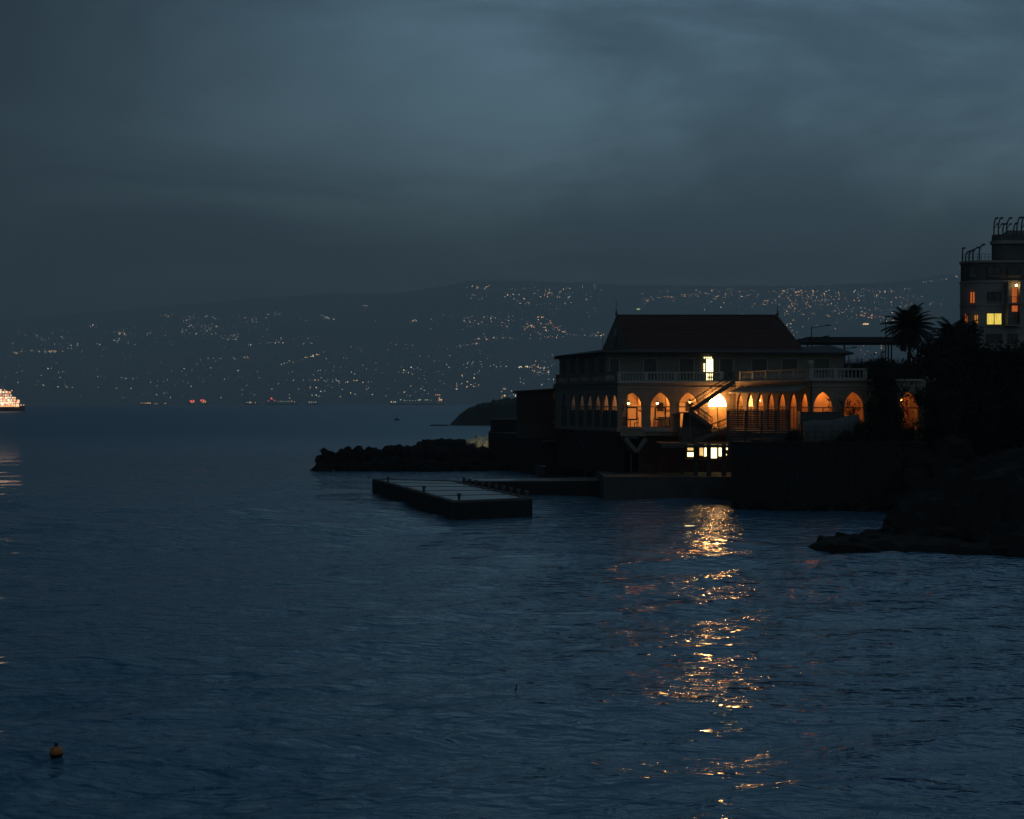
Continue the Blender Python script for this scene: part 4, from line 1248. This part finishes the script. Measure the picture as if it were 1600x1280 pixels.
# thin sapling before the second right-hand arch
sp = thing('sapling', 'thin leafy sapling silhouetted before the lit arch right of the drainpipe', 'tree', (PX(1326,130.2),130.2,5.9))
place('crown', leaf_cloud(77, 420, 1, 1, 1, 0.075), (PX(1327,130.2),130.2,PZ(640,130.2)), sp, None, (1.15,0.5,1.35))
MB().tube((PX(1326,130.2),130.2,5.85),(PX(1327,130.2),130.2,9.6),0.045,0.02,6).build('trunk', M['bark'], sp)
# bushes growing on and over the sea wall
for k, (px, py, rx, rz) in enumerate(((1242,684,14,15),(1322,690,20,16),(1352,676,20,22),(1382,690,24,24),(1298,697,15,9),(1412,688,24,30),(1180,696,16,9),(1216,698,14,8))):
    Y = 126.9 if k != 0 else 127.3
    o = thing('bush', 'dark leafy bush on top of the sea wall, %s' % ('right beside the slatted screen','below the grey boat cover','right of the grey boat cover','below the bush tree','over the coping under the railing','at the end of the wall','under the screen','trailing below the last screen panel')[k], 'bush', (PX(px,Y),Y,5.9), 'bushes on the sea wall')
    s_ = Y/F
    place('foliage', CROWN[k % 3], (PX(px,Y),Y,PZ(py,Y)), o, (0,0,k*0.9), (rx*s_,0.9,rz*s_))
    MB().tube((PX(px,Y),Y,5.85),(PX(px,Y),Y,max(6.3,PZ(py,Y))),0.05,0.03,6).build('stem', M['bark'], o)
# palms
def frond_mesh(seed):
    r_ = random.Random(seed); V = []; Fc = []
    L_ = 1.0; n = 26
    pts = []
    for i in range(n+1):
        s = i/n; pts.append(Vector((s*L_*(1-0.12*s*s), 0, 0.28*s - 0.62*s*s)))
    def quad(a_, b_, w_, up):
        d_ = (b_-a_).normalized(); sd = d_.cross(up).normalized()*w_
        b0 = len(V); V.extend([a_-sd, a_+sd, b_]); Fc.append((b0,b0+1,b0+2))
    for a_, b_ in zip(pts[:-1], pts[1:]):
        for up in (Vector((0,0,1)), Vector((0,1,0))):
            d_ = (b_-a_); sd = d_.cross(up).normalized()*0.012
            b0 = len(V); V.extend([a_-sd,a_+sd,b_+sd,b_-sd]); Fc.append((b0,b0+1,b0+2,b0+3))
    for i in range(3, n+1):
        s = i/n; ln = 0.30*math.sin(math.pi*min(0.97,0.18+0.8*s))*r_.uniform(.85,1.1) + 0.05
        d_ = (pts[i]-pts[i-1]).normalized()
        for sg in (-1,1):
            tip = pts[i] + Vector((0,sg,0))*ln*0.80 + d_*ln*0.55 + Vector((0,0,-0.30*ln + r_.uniform(-.03,.03)))
            quad(pts[i], tip, 0.024, Vector((0,0,1)))
    me = bpy.data.meshes.new('frond'); me.from_pydata([tuple(v) for v in V], [], Fc); me.materials.append(M['palm_leaf']); me.update()
    return me
FROND = [frond_mesh(i) for i in range(4)]
def palm(px, Y, pyc, r, label, seed, n=58):
    r_ = random.Random(seed)
    x, z = PX(px,Y), PZ(pyc,Y)
    o = thing('palm_tree', label, 'palm', (x, Y, 6.0), 'date palms')
    mb = MB(); prev = Vector((x,Y,5.7)); k = 16
    for i in range(1,k+1):
        q = Vector((x+0.05*math.sin(i), Y, 5.7+(z-5.7)*i/k)); mb.tube(prev,q,0.30-0.005*i,0.25-0.005*i,8); prev = q
    mb.build('trunk', M['bark'], o)
    for i in range(n):
        el = math.pi/2*(1 - ((i+0.5)/n)**0.75*1.55); az = i*2.39996+r_.uniform(-.2,.2)
        L_ = r*(1.12 if el > 0 else 0.9)*r_.uniform(.88,1.08)
        place('frond', FROND[i % 4], (x,Y,z), o, (r_.uniform(-.25,.25), -el, az), (L_,L_,L_))
    return o
palm(1421,150,516,2.8,'date palm with feathery crown standing beside the unlit street lamp',1)
palm(1492,156,534,2.9,'second date palm, half merged with dark trees left of the hotel',2)

# spiky hedge along the upper terrace
hm = leaf_cloud(31, 5200, 1, 1, 1, 0.05)
hg = thing('hedge', 'long dark ragged hedge behind the right balustrade, under the flat canopy', 'hedge', (36, 172, 6.2))
for k in range(4):
    place('foliage', hm, (PX(1335+k*24,172),172,13.4), hg, (0,0,k*1.1), (1.6,0.9,1.5))
MB().box(PX(1325,172),171.6,6.2,PX(1430,172),172.4,13.6).build('hedge_core', M['leaf'], hg)

# ------------------------------------------------------------------ street lamps, canopy
def street_lamp(px, Y, ptop, arms, label, zb=12.0):
    x, zt2 = PX(px,Y), PZ(ptop,Y)
    o = thing('street_lamp', label, 'street lamp', (x,Y,zb), 'unlit street lamps on the coast road')
    MB().tube((x,Y,zb),(x,Y,zt2),0.10,0.06).build('pole', M['dark_metal'], o)
    for (px2, py1, py2) in arms:
        x2 = PX(px2,Y)
        MB().path([(x,Y,PZ(py1,Y)),(x+(x2-x)*0.7,Y,PZ(py2+1,Y)),(x2,Y,PZ(py2,Y))],0.05).build('arm', M['dark_metal'], o)
        MB().obox((x2,Y,PZ(py2,Y)), (0.36,0,0.02), (0,0.13,0), (0,0,0.08)).build('lamp_head', M['dark_metal'], o)
street_lamp(1268, 200, 509.5, ((1294,513,508.5),(1292,529,525.5)), 'unlit street lamp with two arms above the restaurant roof')
street_lamp(1384, 196, 493.5, ((1411,497,491.5),), 'tall unlit street lamp touching the palm crown')
street_lamp(1320, 215, 541, ((1335,545,543),), 'small distant unlit street lamp under the flat canopy')
cn = thing('flat_canopy', 'long flat dark canopy on thin posts behind the restaurant roof', 'canopy', (44,205,12))
c0, c1 = P(1252,534,208), P(1412,534,208)
MB().box(c0.x,203,c0.z-0.30,c1.x,213,c0.z+0.34).build('roof_slab', M['dark_metal'], cn)
MB().box(c0.x-0.1,202.9,c0.z+0.344,c1.x+0.1,213.1,c0.z+0.46).build('roof_edge', M['tin_roof'], cn)
for px in (1262,1319,1388,1393): MB().tube((PX(px,205),205,12.0),(PX(px,205),205,c0.z-0.3),0.11).build('post', M['dark_metal'], cn)

# ------------------------------------------------------------------ hotel
HY = 230.0
hot = thing('hotel_tower', 'tall dim grey hotel with a rounded corner and a few lit windows', 'hotel', (85, 240, 10))
def hp(px, py, Y=HY): return P(px,py,Y)
def rounded(x0, y0, x1, y1, r, n=8):
    pts = []
    for i in range(n+1):
        a_ = math.pi + math.pi/2*i/n; pts.append((x0+r+r*math.cos(a_), y0+r+r*math.sin(a_)))
    return pts + [(x1,y0),(x1,y1),(x0+12,y1)]
hx = PX(1500,HY+3)
ztop = PZ(408,HY); zb3 = PZ(432,HY)
MB().prism(rounded(hx,HY,110,262,3.0), 11.9, zb3-0.6).build('wall', M['hotel'], hot)
MB().prism(rounded(hx+0.15,HY+0.15,110,262,3.0), zb3-0.596, ztop).build('top_storey', M['hotel_dark'], hot)
for py in (408.5, 440, 476, 510, 544):
    z = PZ(py,HY); MB().prism(rounded(hx-0.12,HY-0.14,110.2,262.2,3.1), z-0.18, z+0.17).build('floor_band', M['hotel'], hot)
hx2 = PX(1551,HY+6)
zp = PZ(366,HY+5)
MB().prism(rounded(hx2,HY+5,108,258,1.5), ztop+0.3, zp).build('penthouse', M['hotel_dark'], hot)
MB().prism(rounded(hx2-0.4,HY+4.6,108.4,258.4,1.6), PZ(381,HY+5), PZ(376,HY+5)).build('penthouse_band', M['hotel'], hot)
MB().add([(hx2+1.6,HY+6,zp),(100,HY+6,zp),(100,HY+14,zp),(hx2+6.4,HY+14,zp),(hx2+3,HY+8,zp+1.0),(100,HY+8,zp+0.8),(100,HY+12,zp+0.8),(hx2+6.6,HY+12,zp+1.0)],
         [(0,1,5,4),(1,2,6,5),(2,3,7,6),(3,0,4,7),(4,5,6,7)]).build('roof_cap', M['hotel_dark'], hot)
# parapet railing on the lower roof
mb = MB()
for px in range(1503, 1552, 6): mb.tube((PX(px,HY+0.6),HY+0.6,ztop+0.17),(PX(px,HY+0.6),HY+0.6,ztop+1.2),0.035,n=5)
for h in (0.7,1.2): mb.tube((PX(1503,HY+.6),HY+.6,ztop+h),(PX(1551,HY+.6),HY+.6,ztop+h),0.03,n=5)
mb.build('roof_railing', M['dark_metal'], hot)
def hwin(x0,x1,y0,y1,m,frame=True,curve=0.0):
    Y = HY - 0.02 + curve
    p, q = P(x0,y1,Y), P(x1,y0,Y)
    wf = MB()
    for a_, b_ in (((p.x,p.z),(q.x,p.z)),((p.x,q.z),(q.x,q.z)),((p.x,p.z),(p.x,q.z)),((q.x,p.z),(q.x,q.z)),(((p.x+q.x)/2,p.z),((p.x+q.x)/2,q.z))):
        wf.bar((a_[0],Y-0.05,a_[1]),(b_[0],Y-0.05,b_[1]),0.10,0.09,up=(0.1,1,0.1))
    o = wf.build('window', M['frame'], hot)
    MB().box(p.x,Y-0.02,p.z,q.x,Y+0.03,q.z).build('pane', M[m], o)
    MB().box(p.x-0.1,Y-0.22,p.z-0.22,q.x+0.1,Y-0.005,p.z-0.1).build('sill', M['hotel'], o)
hwin(1541.5,1565,489.5,507.5,'hotel_yellow'); hwin(1522,1528.5,492,506,'hotel_amber'); hwin(1515.5,1523,456,474,'hotel_orange',curve=0.2); hwin(1507,1513.5,491,504.5,'hotel_orange',curve=1.2)
for (x0,x1,y0,y1) in ((1543,1564,456.5,470),(1543,1564,417,430),(1515,1523,419,430),(1575,1592,417,430),(1541,1565,522,536),(1575,1590,522,537),(1603,1625,457,471),(1603,1625,490,507),(1603,1625,417,430)):
    hwin(x0,x1,y0,y1,'dark_glass')
# recessed loggia with a lamp
def balcony(x0,x1,y0,y1,lit,m):
    p, q = P(x0,y1,HY), P(x1,y0,HY)
    o = MB().box(p.x,HY-1.3,p.z-0.2,q.x,HY-0.006,p.z).build('balcony', M['hotel'], hot)
    MB().box(p.x,HY-1.3,p.z+0.004,p.x+0.15,HY-0.006,q.z).build('side_wall', M['hotel'], o)
    MB().box(q.x-0.15,HY-1.3,p.z+0.004,q.x,HY-0.006,q.z).build('side_wall', M['hotel'], o)
    mb = MB()
    for i in range(8):
        x = p.x+0.2+(q.x-p.x-0.4)*i/7; mb.tube((x,HY-1.25,p.z),(x,HY-1.25,p.z+1.0),0.025,n=5)
    mb.tube((p.x,HY-1.25,p.z+1.0),(q.x,HY-1.25,p.z+1.0),0.03,n=5); mb.build('railing', M['dark_metal'], o)
    if lit:
        MB().box(q.x-1.0,HY-0.06,p.z+0.1,q.x-0.25,HY-0.004,q.z-0.9).build('glow_panel', M[m], o)  # glowing panel stands for the wall lit by the balcony lamp
    return o
bo = balcony(1570,1591,441,474,True,'hotel_orange')
balcony(1570,1591,476,508,False,'')
lamp_p = P(1588, 446, HY-0.8)
hlamp = emitter('hotel_bulb', (1.0,0.62,0.20), 26.0)
MB().sphere(lamp_p, 0.18, 8, 6).build('bulb', hlamp, hot, smooth=True)
MB().box(PX(1581,HY),HY-0.05,PZ(487,HY),PX(1590,HY),HY-0.004,PZ(477.5,HY)).build('glow_panel', M['hotel_orange'], hot)
# lamp masts on the roofs
def mast(px, Y, py0, py1, lean_, two, label, grp):
    x = PX(px,Y); z0, z1 = PZ(py0,Y), PZ(py1,Y)
    o = thing('roof_mast', label, 'mast', (x,Y,z0), grp)
    h = z1-z0; lean_ *= 0.5
    MB().path([(x,Y,z0),(x,Y,z0+h*0.62),(x+lean_*0.5,Y,z0+h*0.88),(x+lean_,Y,z1)],0.11).build('pole', M['dark_metal'], o)
    MB().obox((x+lean_+0.18,Y,z1), (0.24,0,0.05), (0,0.16,0), (0,0,0.15)).build('head', M['dark_metal'], o)
    if two:
        MB().path([(x,Y,z0+h*0.45),(x+0.5,Y,z0+h*0.68)],0.07).build('arm', M['dark_metal'], o)
        MB().obox((x+0.62,Y,z0+h*0.70), (0.20,0,0.04), (0,0.15,0), (0,0,0.14)).build('head', M['dark_metal'], o)
for k, (px, top, lean_) in enumerate(((1504,388,0.0),(1509,393,0.9),(1514,391,1.1),(1520,387,1.3),(1530,382.5,1.0))):
    mast(px, HY+1.5, 408.5, top, lean_, False, 'bent lamp mast on the lower hotel roof, number %s from the left edge' % ('one two three four five'.split()[k]), 'masts on the lower hotel roof')
for k, (px, top, lean_, two) in enumerate(((1553,341,0.6,True),(1560,341,0.7,True),(1567,350,0.5,False),(1573,341,0.9,True),(1584,349,0.6,False),(1589,340,0.9,False),(1596,340,0.6,True),(1606,342,0.5,True))):
    mast(px, HY+6, 372, top, lean_, two, 'lamp mast on the hotel penthouse roof, %s in the row' % ('first second third fourth fifth sixth seventh eighth'.split()[k]), 'masts on the hotel penthouse')

# ------------------------------------------------------------------ ships and boats
LT = {'white': emitter('ship_light_white', (1.0,0.80,0.56), 1.7, False), 'warm': emitter('ship_light_warm', (1.0,0.52,0.20), 1.5, False),
      'red': emitter('ship_light_red', (1.0,0.13,0.08), 2.2, False), 'pink': emitter('ship_light_pink', (1.0,0.34,0.16), 1.4, False), 'green': emitter('ship_light_green', (0.75,0.9,0.55), 1.2, False),
      'glow': emitter('ship_light_glow', (1.0,0.56,0.30), 1.9, False)}
def dot(parent, px, py, Y, r, m, name='lamp'):
    p = P(px,py,Y); return MB().sphere(p, r, 8, 5).build(name, LT[m], parent)
def hull(parent, x0, x1, Y, h, beam, bow=1):
    mb = MB(); n = 10
    xs = [x0+(x1-x0)*i/n for i in range(n+1)]
    for i, x in enumerate(xs):
        s = i/n if bow > 0 else 1-i/n
        w_ = beam/2*(1-max(0,(s-0.72)/0.28)**2*0.95)*(0.85 if s < 0.05 else 1); up = h*(1+0.18*max(0,(s-0.8)/0.2))
        mb.v += [(x,Y-w_*0.7,-1.5),(x,Y-w_,up),(x,Y+w_,up),(x,Y+w_*0.7,-1.5)]
    for i in range(n):
        for j in range(3): mb.f.append((i*4+j,(i+1)*4+j,(i+1)*4+j+1,i*4+j+1))
    mb.f += [(3,2,1,0),(n*4,n*4+1,n*4+2,n*4+3)]
    return mb.build('hull', M['ship_hull'], parent)
# the big floodlit ship at the left edge
SY = 1600.0
sh = thing('floodlit_ship', 'brilliantly lit ship with dark hull cut by the left edge', 'ship', (PX(0,SY),SY,0))
hull(sh, PX(-58,SY), PX(39,SY), SY, 5.2, 13, 1)
for (a_, b_, z0, z1) in ((-50,30,5.0,11.5),(-44,22,11.52,17.5),(-38,16,17.52,23)):
    MB().box(PX(a_,SY),SY-4.5,z0,PX(b_,SY),SY+4.5,z1).build('deckhouse', M['ship_white'], sh)
MB().tube((PX(4,SY),SY,23),(PX(4,SY),SY,31),0.3).build('mast', M['ship_white'], sh)
MB().box(PX(-30,SY),SY-2.5,23.02,PX(-22,SY),SY+2.5,29).build('funnel', M['ship_hull'], sh)
rs = random.Random(9)
for row, (py, x1, st_) in enumerate(((633,33,3.1),(629.5,31,3.0),(625.5,29.5,3.0),(621.5,26.5,3.6),(617,20,3.9),(613,17,5.0),(610,7,6.0))):
    x = -40.0
    while x < x1:
        dot(sh, x+rs.uniform(-.6,.6), py+rs.uniform(-.7,.7), SY-6.2, rs.uniform(0.75,1.5)*(1.0 if row < 4 else 0.9), rs.choice(['glow','glow','pink','white']), 'deck_lamp'); x += st_*rs.uniform(.8,1.2)
MB().box(PX(-40,SY),SY-5.8,5.3,PX(33,SY),SY-5.5,6.0).build('lamp_strip', LT['warm'], sh)
dot(sh, 18.5, 610.5, SY-6.2, 0.7, 'pink', 'deck_lamp'); dot(sh, 37, 633, SY-5, 0.6, 'warm', 'deck_lamp')
# anchored ships far out
def far_ship(x0, x1, Y, lights, label, house, bow=1):
    o = thing('anchored_ship', label, 'ship', (PX((x0+x1)/2,Y),Y,0), 'ships anchored in the bay')
    s = Y/F
    hull(o, PX(x0,Y), PX(x1,Y), Y, 2.2*s, 8*s*0.6, bow)
    a_, b_, h = house
    MB().box(PX(a_,Y),Y-2.0*s,2.2*s,PX(b_,Y),Y+2.0*s,h*s).build('deckhouse', M['ship_white'], o)
    for (px, py, r, m) in lights: dot(o, px, py, Y-3.2*s, r*s, m)
    return o
FY = 7000
far_ship(219,237,FY,[(221,629.8,.7,'warm'),(225,630.4,.7,'warm'),(228,630.2,.8,'warm'),(231,629.6,1.0,'warm'),(234.5,630,1.0,'warm')],'small anchored ship with a row of amber lights, leftmost on the horizon',(229,235,4.5))
far_ship(240,262,FY,[(242,631,.6,'warm'),(245.5,631,.7,'warm'),(257,631,.6,'warm'),(259,630.4,.7,'warm')],'low anchored ship with two pairs of faint amber lights',(243,247,3.5))
far_ship(295,307,FY,[(298.3,626.8,1.6,'red'),(302.5,626.8,1.6,'red'),(298.4,626.8,.8,'glow'),(302.4,626.6,.8,'glow'),(300,628.5,.9,'warm')],'small vessel with two bright red lamps, left of its twin',(297,304,4.5))
far_ship(311,324,FY,[(314.5,625.8,1.6,'red'),(318.5,626,1.5,'red'),(314.5,625.6,.8,'glow'),(317.8,625.4,.9,'glow'),(321,627.8,1.2,'warm'),(317,628.2,1.0,'warm')],'small vessel with red and amber lamps, right of its twin',(313,321,4.5))
far_ship(382,402,FY,[(390,628.6,.9,'green'),(392,629,.7,'white'),(399,629.3,.9,'pink'),(386,629,.5,'white')],'anchored ship with green and pink lights in mid bay',(388,394,4))
far_ship(415,466,FY,[(424.3,622.8,1.5,'red'),(424.3,622.8,.9,'pink'),(419.5,626,.8,'red'),(429,626,.8,'red')]+[(433+i*2.6,627.2,.45,'green') for i in range(8)]+[(452,617,.5,'white'),(452.5,622,.8,'green'),(456,627,.8,'warm'),(460,628,.7,'warm')],
         'long anchored tanker with a bright red masthead lamp at one end',(450,456,7))
far_ship(480,498,FY,[(483,628.5,.6,'white'),(486.5,628.5,.6,'white'),(490,628.5,.6,'white'),(493.5,628.5,.6,'white')],'anchored ship with four even white lights',(483,488,4))
far_ship(608,621,FY,[(611.3,628,.9,'white'),(615.3,628,.8,'white'),(617.8,628,.8,'white')],'small ship with three white lights left of the long tanker',(612,617,4))
far_ship(623,694,FY,[(626,624.6,.9,'green'),(632,625.6,.7,'white')]+[(635.5+i*4.6,626,.55,'green') for i in range(5)]+[(655,625,.9,'green'),(657,624.6,.9,'green'),(665,625,.8,'green'),(668,624.8,.8,'green'),(673,625.5,.5,'white'),
          (687,624.8,1.3,'warm'),(689.5,624.8,1.2,'glow'),(686.5,622.2,1.0,'warm'),(681,617,1.0,'pink'),(684,617.2,.9,'warm'),(687,617.4,.8,'warm')],'longest anchored ship with dotted deck lights and lit stern house',(683,691,9),-1)
bt = thing('fishing_boat', 'tiny dark boat alone on the open water near the headland', 'boat', (PX(620,770),770,0))
hull(bt, PX(615.5,770), PX(624.5,770), 770, 0.7, 1.3, 1)
MB().box(PX(619,770),769.8,0.7,PX(621,770),770.2,1.6).build('cabin', M['ship_hull'], bt)

# ------------------------------------------------------------------ buoys
BY = min(np.arange(35.0, 43.0, 0.1), key=lambda y_: abs(HZ + (CH - sea_level(PX(88,y_), y_) - 0.12)*F/y_ - 1175))
BY = float(BY); bz = sea_level(PX(88,BY), BY) + 0.03
by = thing('float_buoy', 'round orange mooring buoy floating at the lower left', 'buoy', (PX(88,BY),BY,bz))
c = by.location
MB().sphere((c.x,c.y,bz+0.10), 0.165, 18, 12, 0.92).build('float', M['buoy'], by, smooth=True)
MB().lathe([(0.035,0.22),(0.05,0.25),(0.045,0.31),(0.02,0.34)], (c.x,c.y,bz), 8).build('eye', M['dark_metal'], by)
MB().lathe([(0.13,-0.06),(0.162,0.03),(0.160,0.055)], (c.x,c.y,bz), 18).build('weed_band', M['leaf'], by)
sz_ = sea_level(PX(806,46), 46)
sk = thing('marker_stick', 'small dark stick float bobbing in the middle of the water', 'marker', (PX(806,46),46,sz_))
MB().tube((PX(806,46),46,sz_-0.3),(PX(807,46),46,sz_+0.17),0.022,0.018).build('stick', M['frame'], sk)
MB().sphere((PX(806,46),46,sz_),0.05,8,5).build('float', M['frame'], sk)

# ------------------------------------------------------------------ lights of the towns on the mountain
TL = [emitter('town_orange', (1.0,0.46,0.17), 4.8, False), emitter('town_amber', (1.0,0.66,0.32), 5.2, False), emitter('town_white', (0.95,0.92,0.80), 3.0, False),
      emitter('town_red', (1.0,0.28,0.16), 3.2, False), emitter('town_dim', (0.95,0.84,0.66), 1.5, False), emitter('town_green', (0.8,1.0,0.4), 2.6, False)]
lr = random.Random(21)
LIST = []   # (px, py, radius px, material)
def blob(n, x0, x1, y0, y1, mats, rmin=0.45, rmax=1.0):
    for _ in range(n):
        LIST.append((lr.uniform(x0,x1), lr.uniform(y0,y1), lr.uniform(rmin,rmax)*lr.choice((0.8,1,1,1.2)), lr.choice(mats)))
def road(n, x0, y0, x1, y1, mats, j=1.5, rmin=0.45, rmax=0.95):
    for _ in range(n):
        s = lr.random(); LIST.append((x0+(x1-x0)*s+lr.uniform(-2,2), y0+(y1-y0)*s+lr.uniform(-j,j), lr.uniform(rmin,rmax), lr.choice(mats)))
Lw = [2,4,4,4,1]; Lo = [0,0,1,1,2]; Ld = [4,4,4,2]; Lm = [0,1,1,2,2,4]
# far left slopes
road(10,19,553,50,548,[1,2,0]); road(12,62,550,100,550,Lm); blob(5,48,58,522,529,Lw); blob(8,78,102,516,540,Lw); blob(4,137,155,508,512,[1,3,2]); blob(14,162,212,517,526,Lw); blob(9,168,198,529,536,Lw)
blob(8,228,266,517,527,Lw); road(7,252,494,276,494,[1,4,3]); blob(9,283,304,495,502,Lw); road(8,320,495,336,498,Lw); blob(46,283,345,507,524,Lw); blob(18,345,372,522,532,Lw); blob(9,374,418,496,506,Lw); road(5,414,493,438,490,[2,2]); 
road(14,384,540,446,535,Lw); blob(7,384,500,525,540,Ld); road(8,310,563,370,561,Ld); blob(4,381,388,556,562,[0,1]); road(22,436,571,500,555,[0,1,2,4],2.2); blob(20,5,115,570,612,Lm+Ld); road(9,150,590,216,592,Ld); blob(16,220,400,575,605,Ld); blob(10,118,220,530,545,Ld); blob(22,10,120,520,548,Ld)
blob(14,400,600,575,612,Ld); blob(8,240,320,565,600,Ld)
# middle slopes
road(12,500,494,523,501,Ld+[2]); blob(3,566,582,476,480,[2,1]); road(7,633,507,654,499,Lw); road(12,712,543,748,538,Lw); road(14,738,531,790,529,[0,0,3,2,4]); blob(34,722,802,495,512,Lw+[0]); blob(9,730,764,447,453,[1,2]); blob(10,728,760,461,469,Lw); blob(14,786,808,452,470,Lw)
blob(52,806,905,450,478,[1,1,2,4,2,1]); road(16,818,518,848,497,[0,1,1]); road(14,848,497,878,520,[0,3,1]); blob(36,815,880,505,530,[0,1,4,4]); road(12,876,518,905,527,Lm); road(10,905,527,945,524,Lw); blob(5,925,950,515,530,Lw); road(14,806,575,829,574,[1,1,2],0.8,0.7,1.1); blob(22,830,864,563,585,Lm); blob(18,724,792,566,578,Ld); blob(18,712,748,583,606,Lm)
blob(7,625,660,574,585,[2,1]); road(16,462,594,582,598,Ld+[1]); blob(12,480,560,580,605,Ld); blob(6,905,950,480,500,Lw); blob(16,782,806,606,624,Lm); blob(8,806,866,590,605,Lw); blob(14,540,700,535,600,Ld)
blob(26,480,720,604,622,[0,1,2,4,4,2]); blob(16,120,480,608,624,[4,4,0,2]); blob(10,905,960,446,470,Lm)
blob(30,560,800,490,600,Ld)
# right slopes
road(9,1008,470,1050,464,[0,1,2]); blob(8,1000,1060,455,470,Ld); road(10,1050,465,1090,461,[1,0,2]); blob(20,1085,1140,452,468,Lm); blob(16,1137,1185,453,466,Lm); blob(5,1130,1200,470,482,[0,0,1]); blob(7,1187,1200,471,478,[0,1]); blob(60,1203,1300,453,478,Lo); blob(52,1215,1345,455,498,Lo); blob(34,1300,1420,452,490,Lo+[4,2]); road(18,1345,492,1385,500,[0,0,0,3],3,.6,1.1); blob(14,1385,1500,465,505,Lo+[3]); blob(26,1330,1420,450,468,Lw); road(12,1438,444,1500,432,[2,1,4],1.0); blob(14,1215,1262,500,532,[4,4,2,0]); blob(8,1270,1330,500,528,[0,4]); blob(12,1225,1260,478,496,Lo); blob(5,1340,1372,548,557,[0,0]); blob(5,1285,1316,535,545,[2,1]); blob(3,1320,1380,541,552,[0])
blob(40,1090,1420,450,500,Ld)
for (n_, x0_, x1_, y0_, y1_) in ((60,0,300,510,560),(60,250,500,490,545),(40,0,480,560,622),(60,700,960,450,530),(50,480,800,540,620),(150,1140,1480,450,500),(40,1000,1140,452,485),(30,830,870,555,600)):
    blob(n_, x0_, x1_, y0_, y1_, [4,4,4,2] if x0_ < 1000 else [4,4,0,1], 0.32, 0.55)
LIST.append((858,459,1.5,1)); LIST.append((841,497,1.6,0)); LIST.append((1377,541,1.0,0))
ico = {}
def ico_mesh(k):
    if k not in ico:
        me, _ = MB().sphere((0,0,0), 1.0, 6, 4).mesh('town_light', TL[k], origin=(0,0,0)); ico[k] = me
    return ico[k]
LIST.sort(key=lambda q: -q[2]*(1.6 if q[3] in (0,1) else 1.0))
NAMES = ['orange', 'amber', 'white', 'red', 'faint white', 'green']
def band(py): return 'high' if py < 480 else ('halfway up' if py < 540 else 'near the shore')
def region(px): return 'far left mountainside' if px < 480 else ('mountainside left of the tiled roof' if px < 965 else 'mountainside right of the tiled roof')
rest = [MB() for _ in TL]
for i, (px, py, r, k) in enumerate(LIST):
    p = on_mountain(px, py); s = p.y/F; rr = r*s*0.86
    if i < 300:
        o = place('town_light', ico_mesh(k), p, None, None, (rr,rr,rr))
        tag(o, 'tiny %s town light %s on the %s' % (NAMES[k], band(py), region(px)), 'light', 'town lights, ' + NAMES[k] + ', ' + band(py) + ', ' + region(px))
    else:
        rest[k].sphere(p, rr, 6, 4)
me = bpy.data.meshes.new('distant_town_lights')
V = []; Fc = []; mi = []
for k, mbk in enumerate(rest):
    b0 = len(V); V += mbk.v; Fc += [tuple(b0+j for j in f_) for f_ in mbk.f]; mi += [k]*len(mbk.f)
me.from_pydata([tuple(v) for v in V], [], Fc)
for m_ in TL: me.materials.append(m_)
me.polygons.foreach_set('material_index', mi); me.update()
o = place('distant_town_lights', me, (0,0,0)); struct(o, 'stuff'); tag(o, 'scatter of fainter town lights all over the far mountain slopes', 'lights')
# two lit boards on the slope
for px, py, w_, k, lb in ((997,484,2.9,5,'small pale green lit board above the restaurant roof'),(1351.5,507.5,4.5,1,'bright yellow double lit board left of the palm')):
    p = on_mountain(px, py); s = p.y/F
    o = thing('lit_board', lb, 'sign', p - Vector((0,0,3*s)))
    MB().box(p.x-w_*s, p.y-30, p.z-1.1*s, p.x+w_*s, p.y-28, p.z+1.1*s).build('panel', TL[k], o)
    MB().box(p.x-w_*s*1.02, p.y-27.8, p.z-1.2*s, p.x+w_*s*1.02, p.y-26, p.z+1.2*s).build('backing', M['frame'], o)
    for sx in (-.7,.7): MB().tube((p.x+sx*w_*s,p.y-26.5,p.z-6*s),(p.x+sx*w_*s,p.y-26.5,p.z-1.2*s),0.3*s).build('post', M['frame'], o)

# ------------------------------------------------------------------ haze
hz = bpy.data.materials.new('haze'); hz.use_nodes = True
t = hz.node_tree; t.nodes.clear()
out = N(t, 'ShaderNodeOutputMaterial'); pv = N(t, 'ShaderNodeVolumePrincipled')
pv.inputs['Color'].default_value = (0.84, 0.90, 0.95, 1); val(pv.inputs['Density'], 1.5e-4); val(pv.inputs['Anisotropy'], 0.0)
t.links.new(pv.outputs[0], out.inputs['Volume'])
o = MB().box(-26000, -3000, -45, 26000, 19500, 1500).build('haze', hz)
struct(o, 'stuff'); tag(o, 'thin blue evening haze over the whole bay', 'haze')
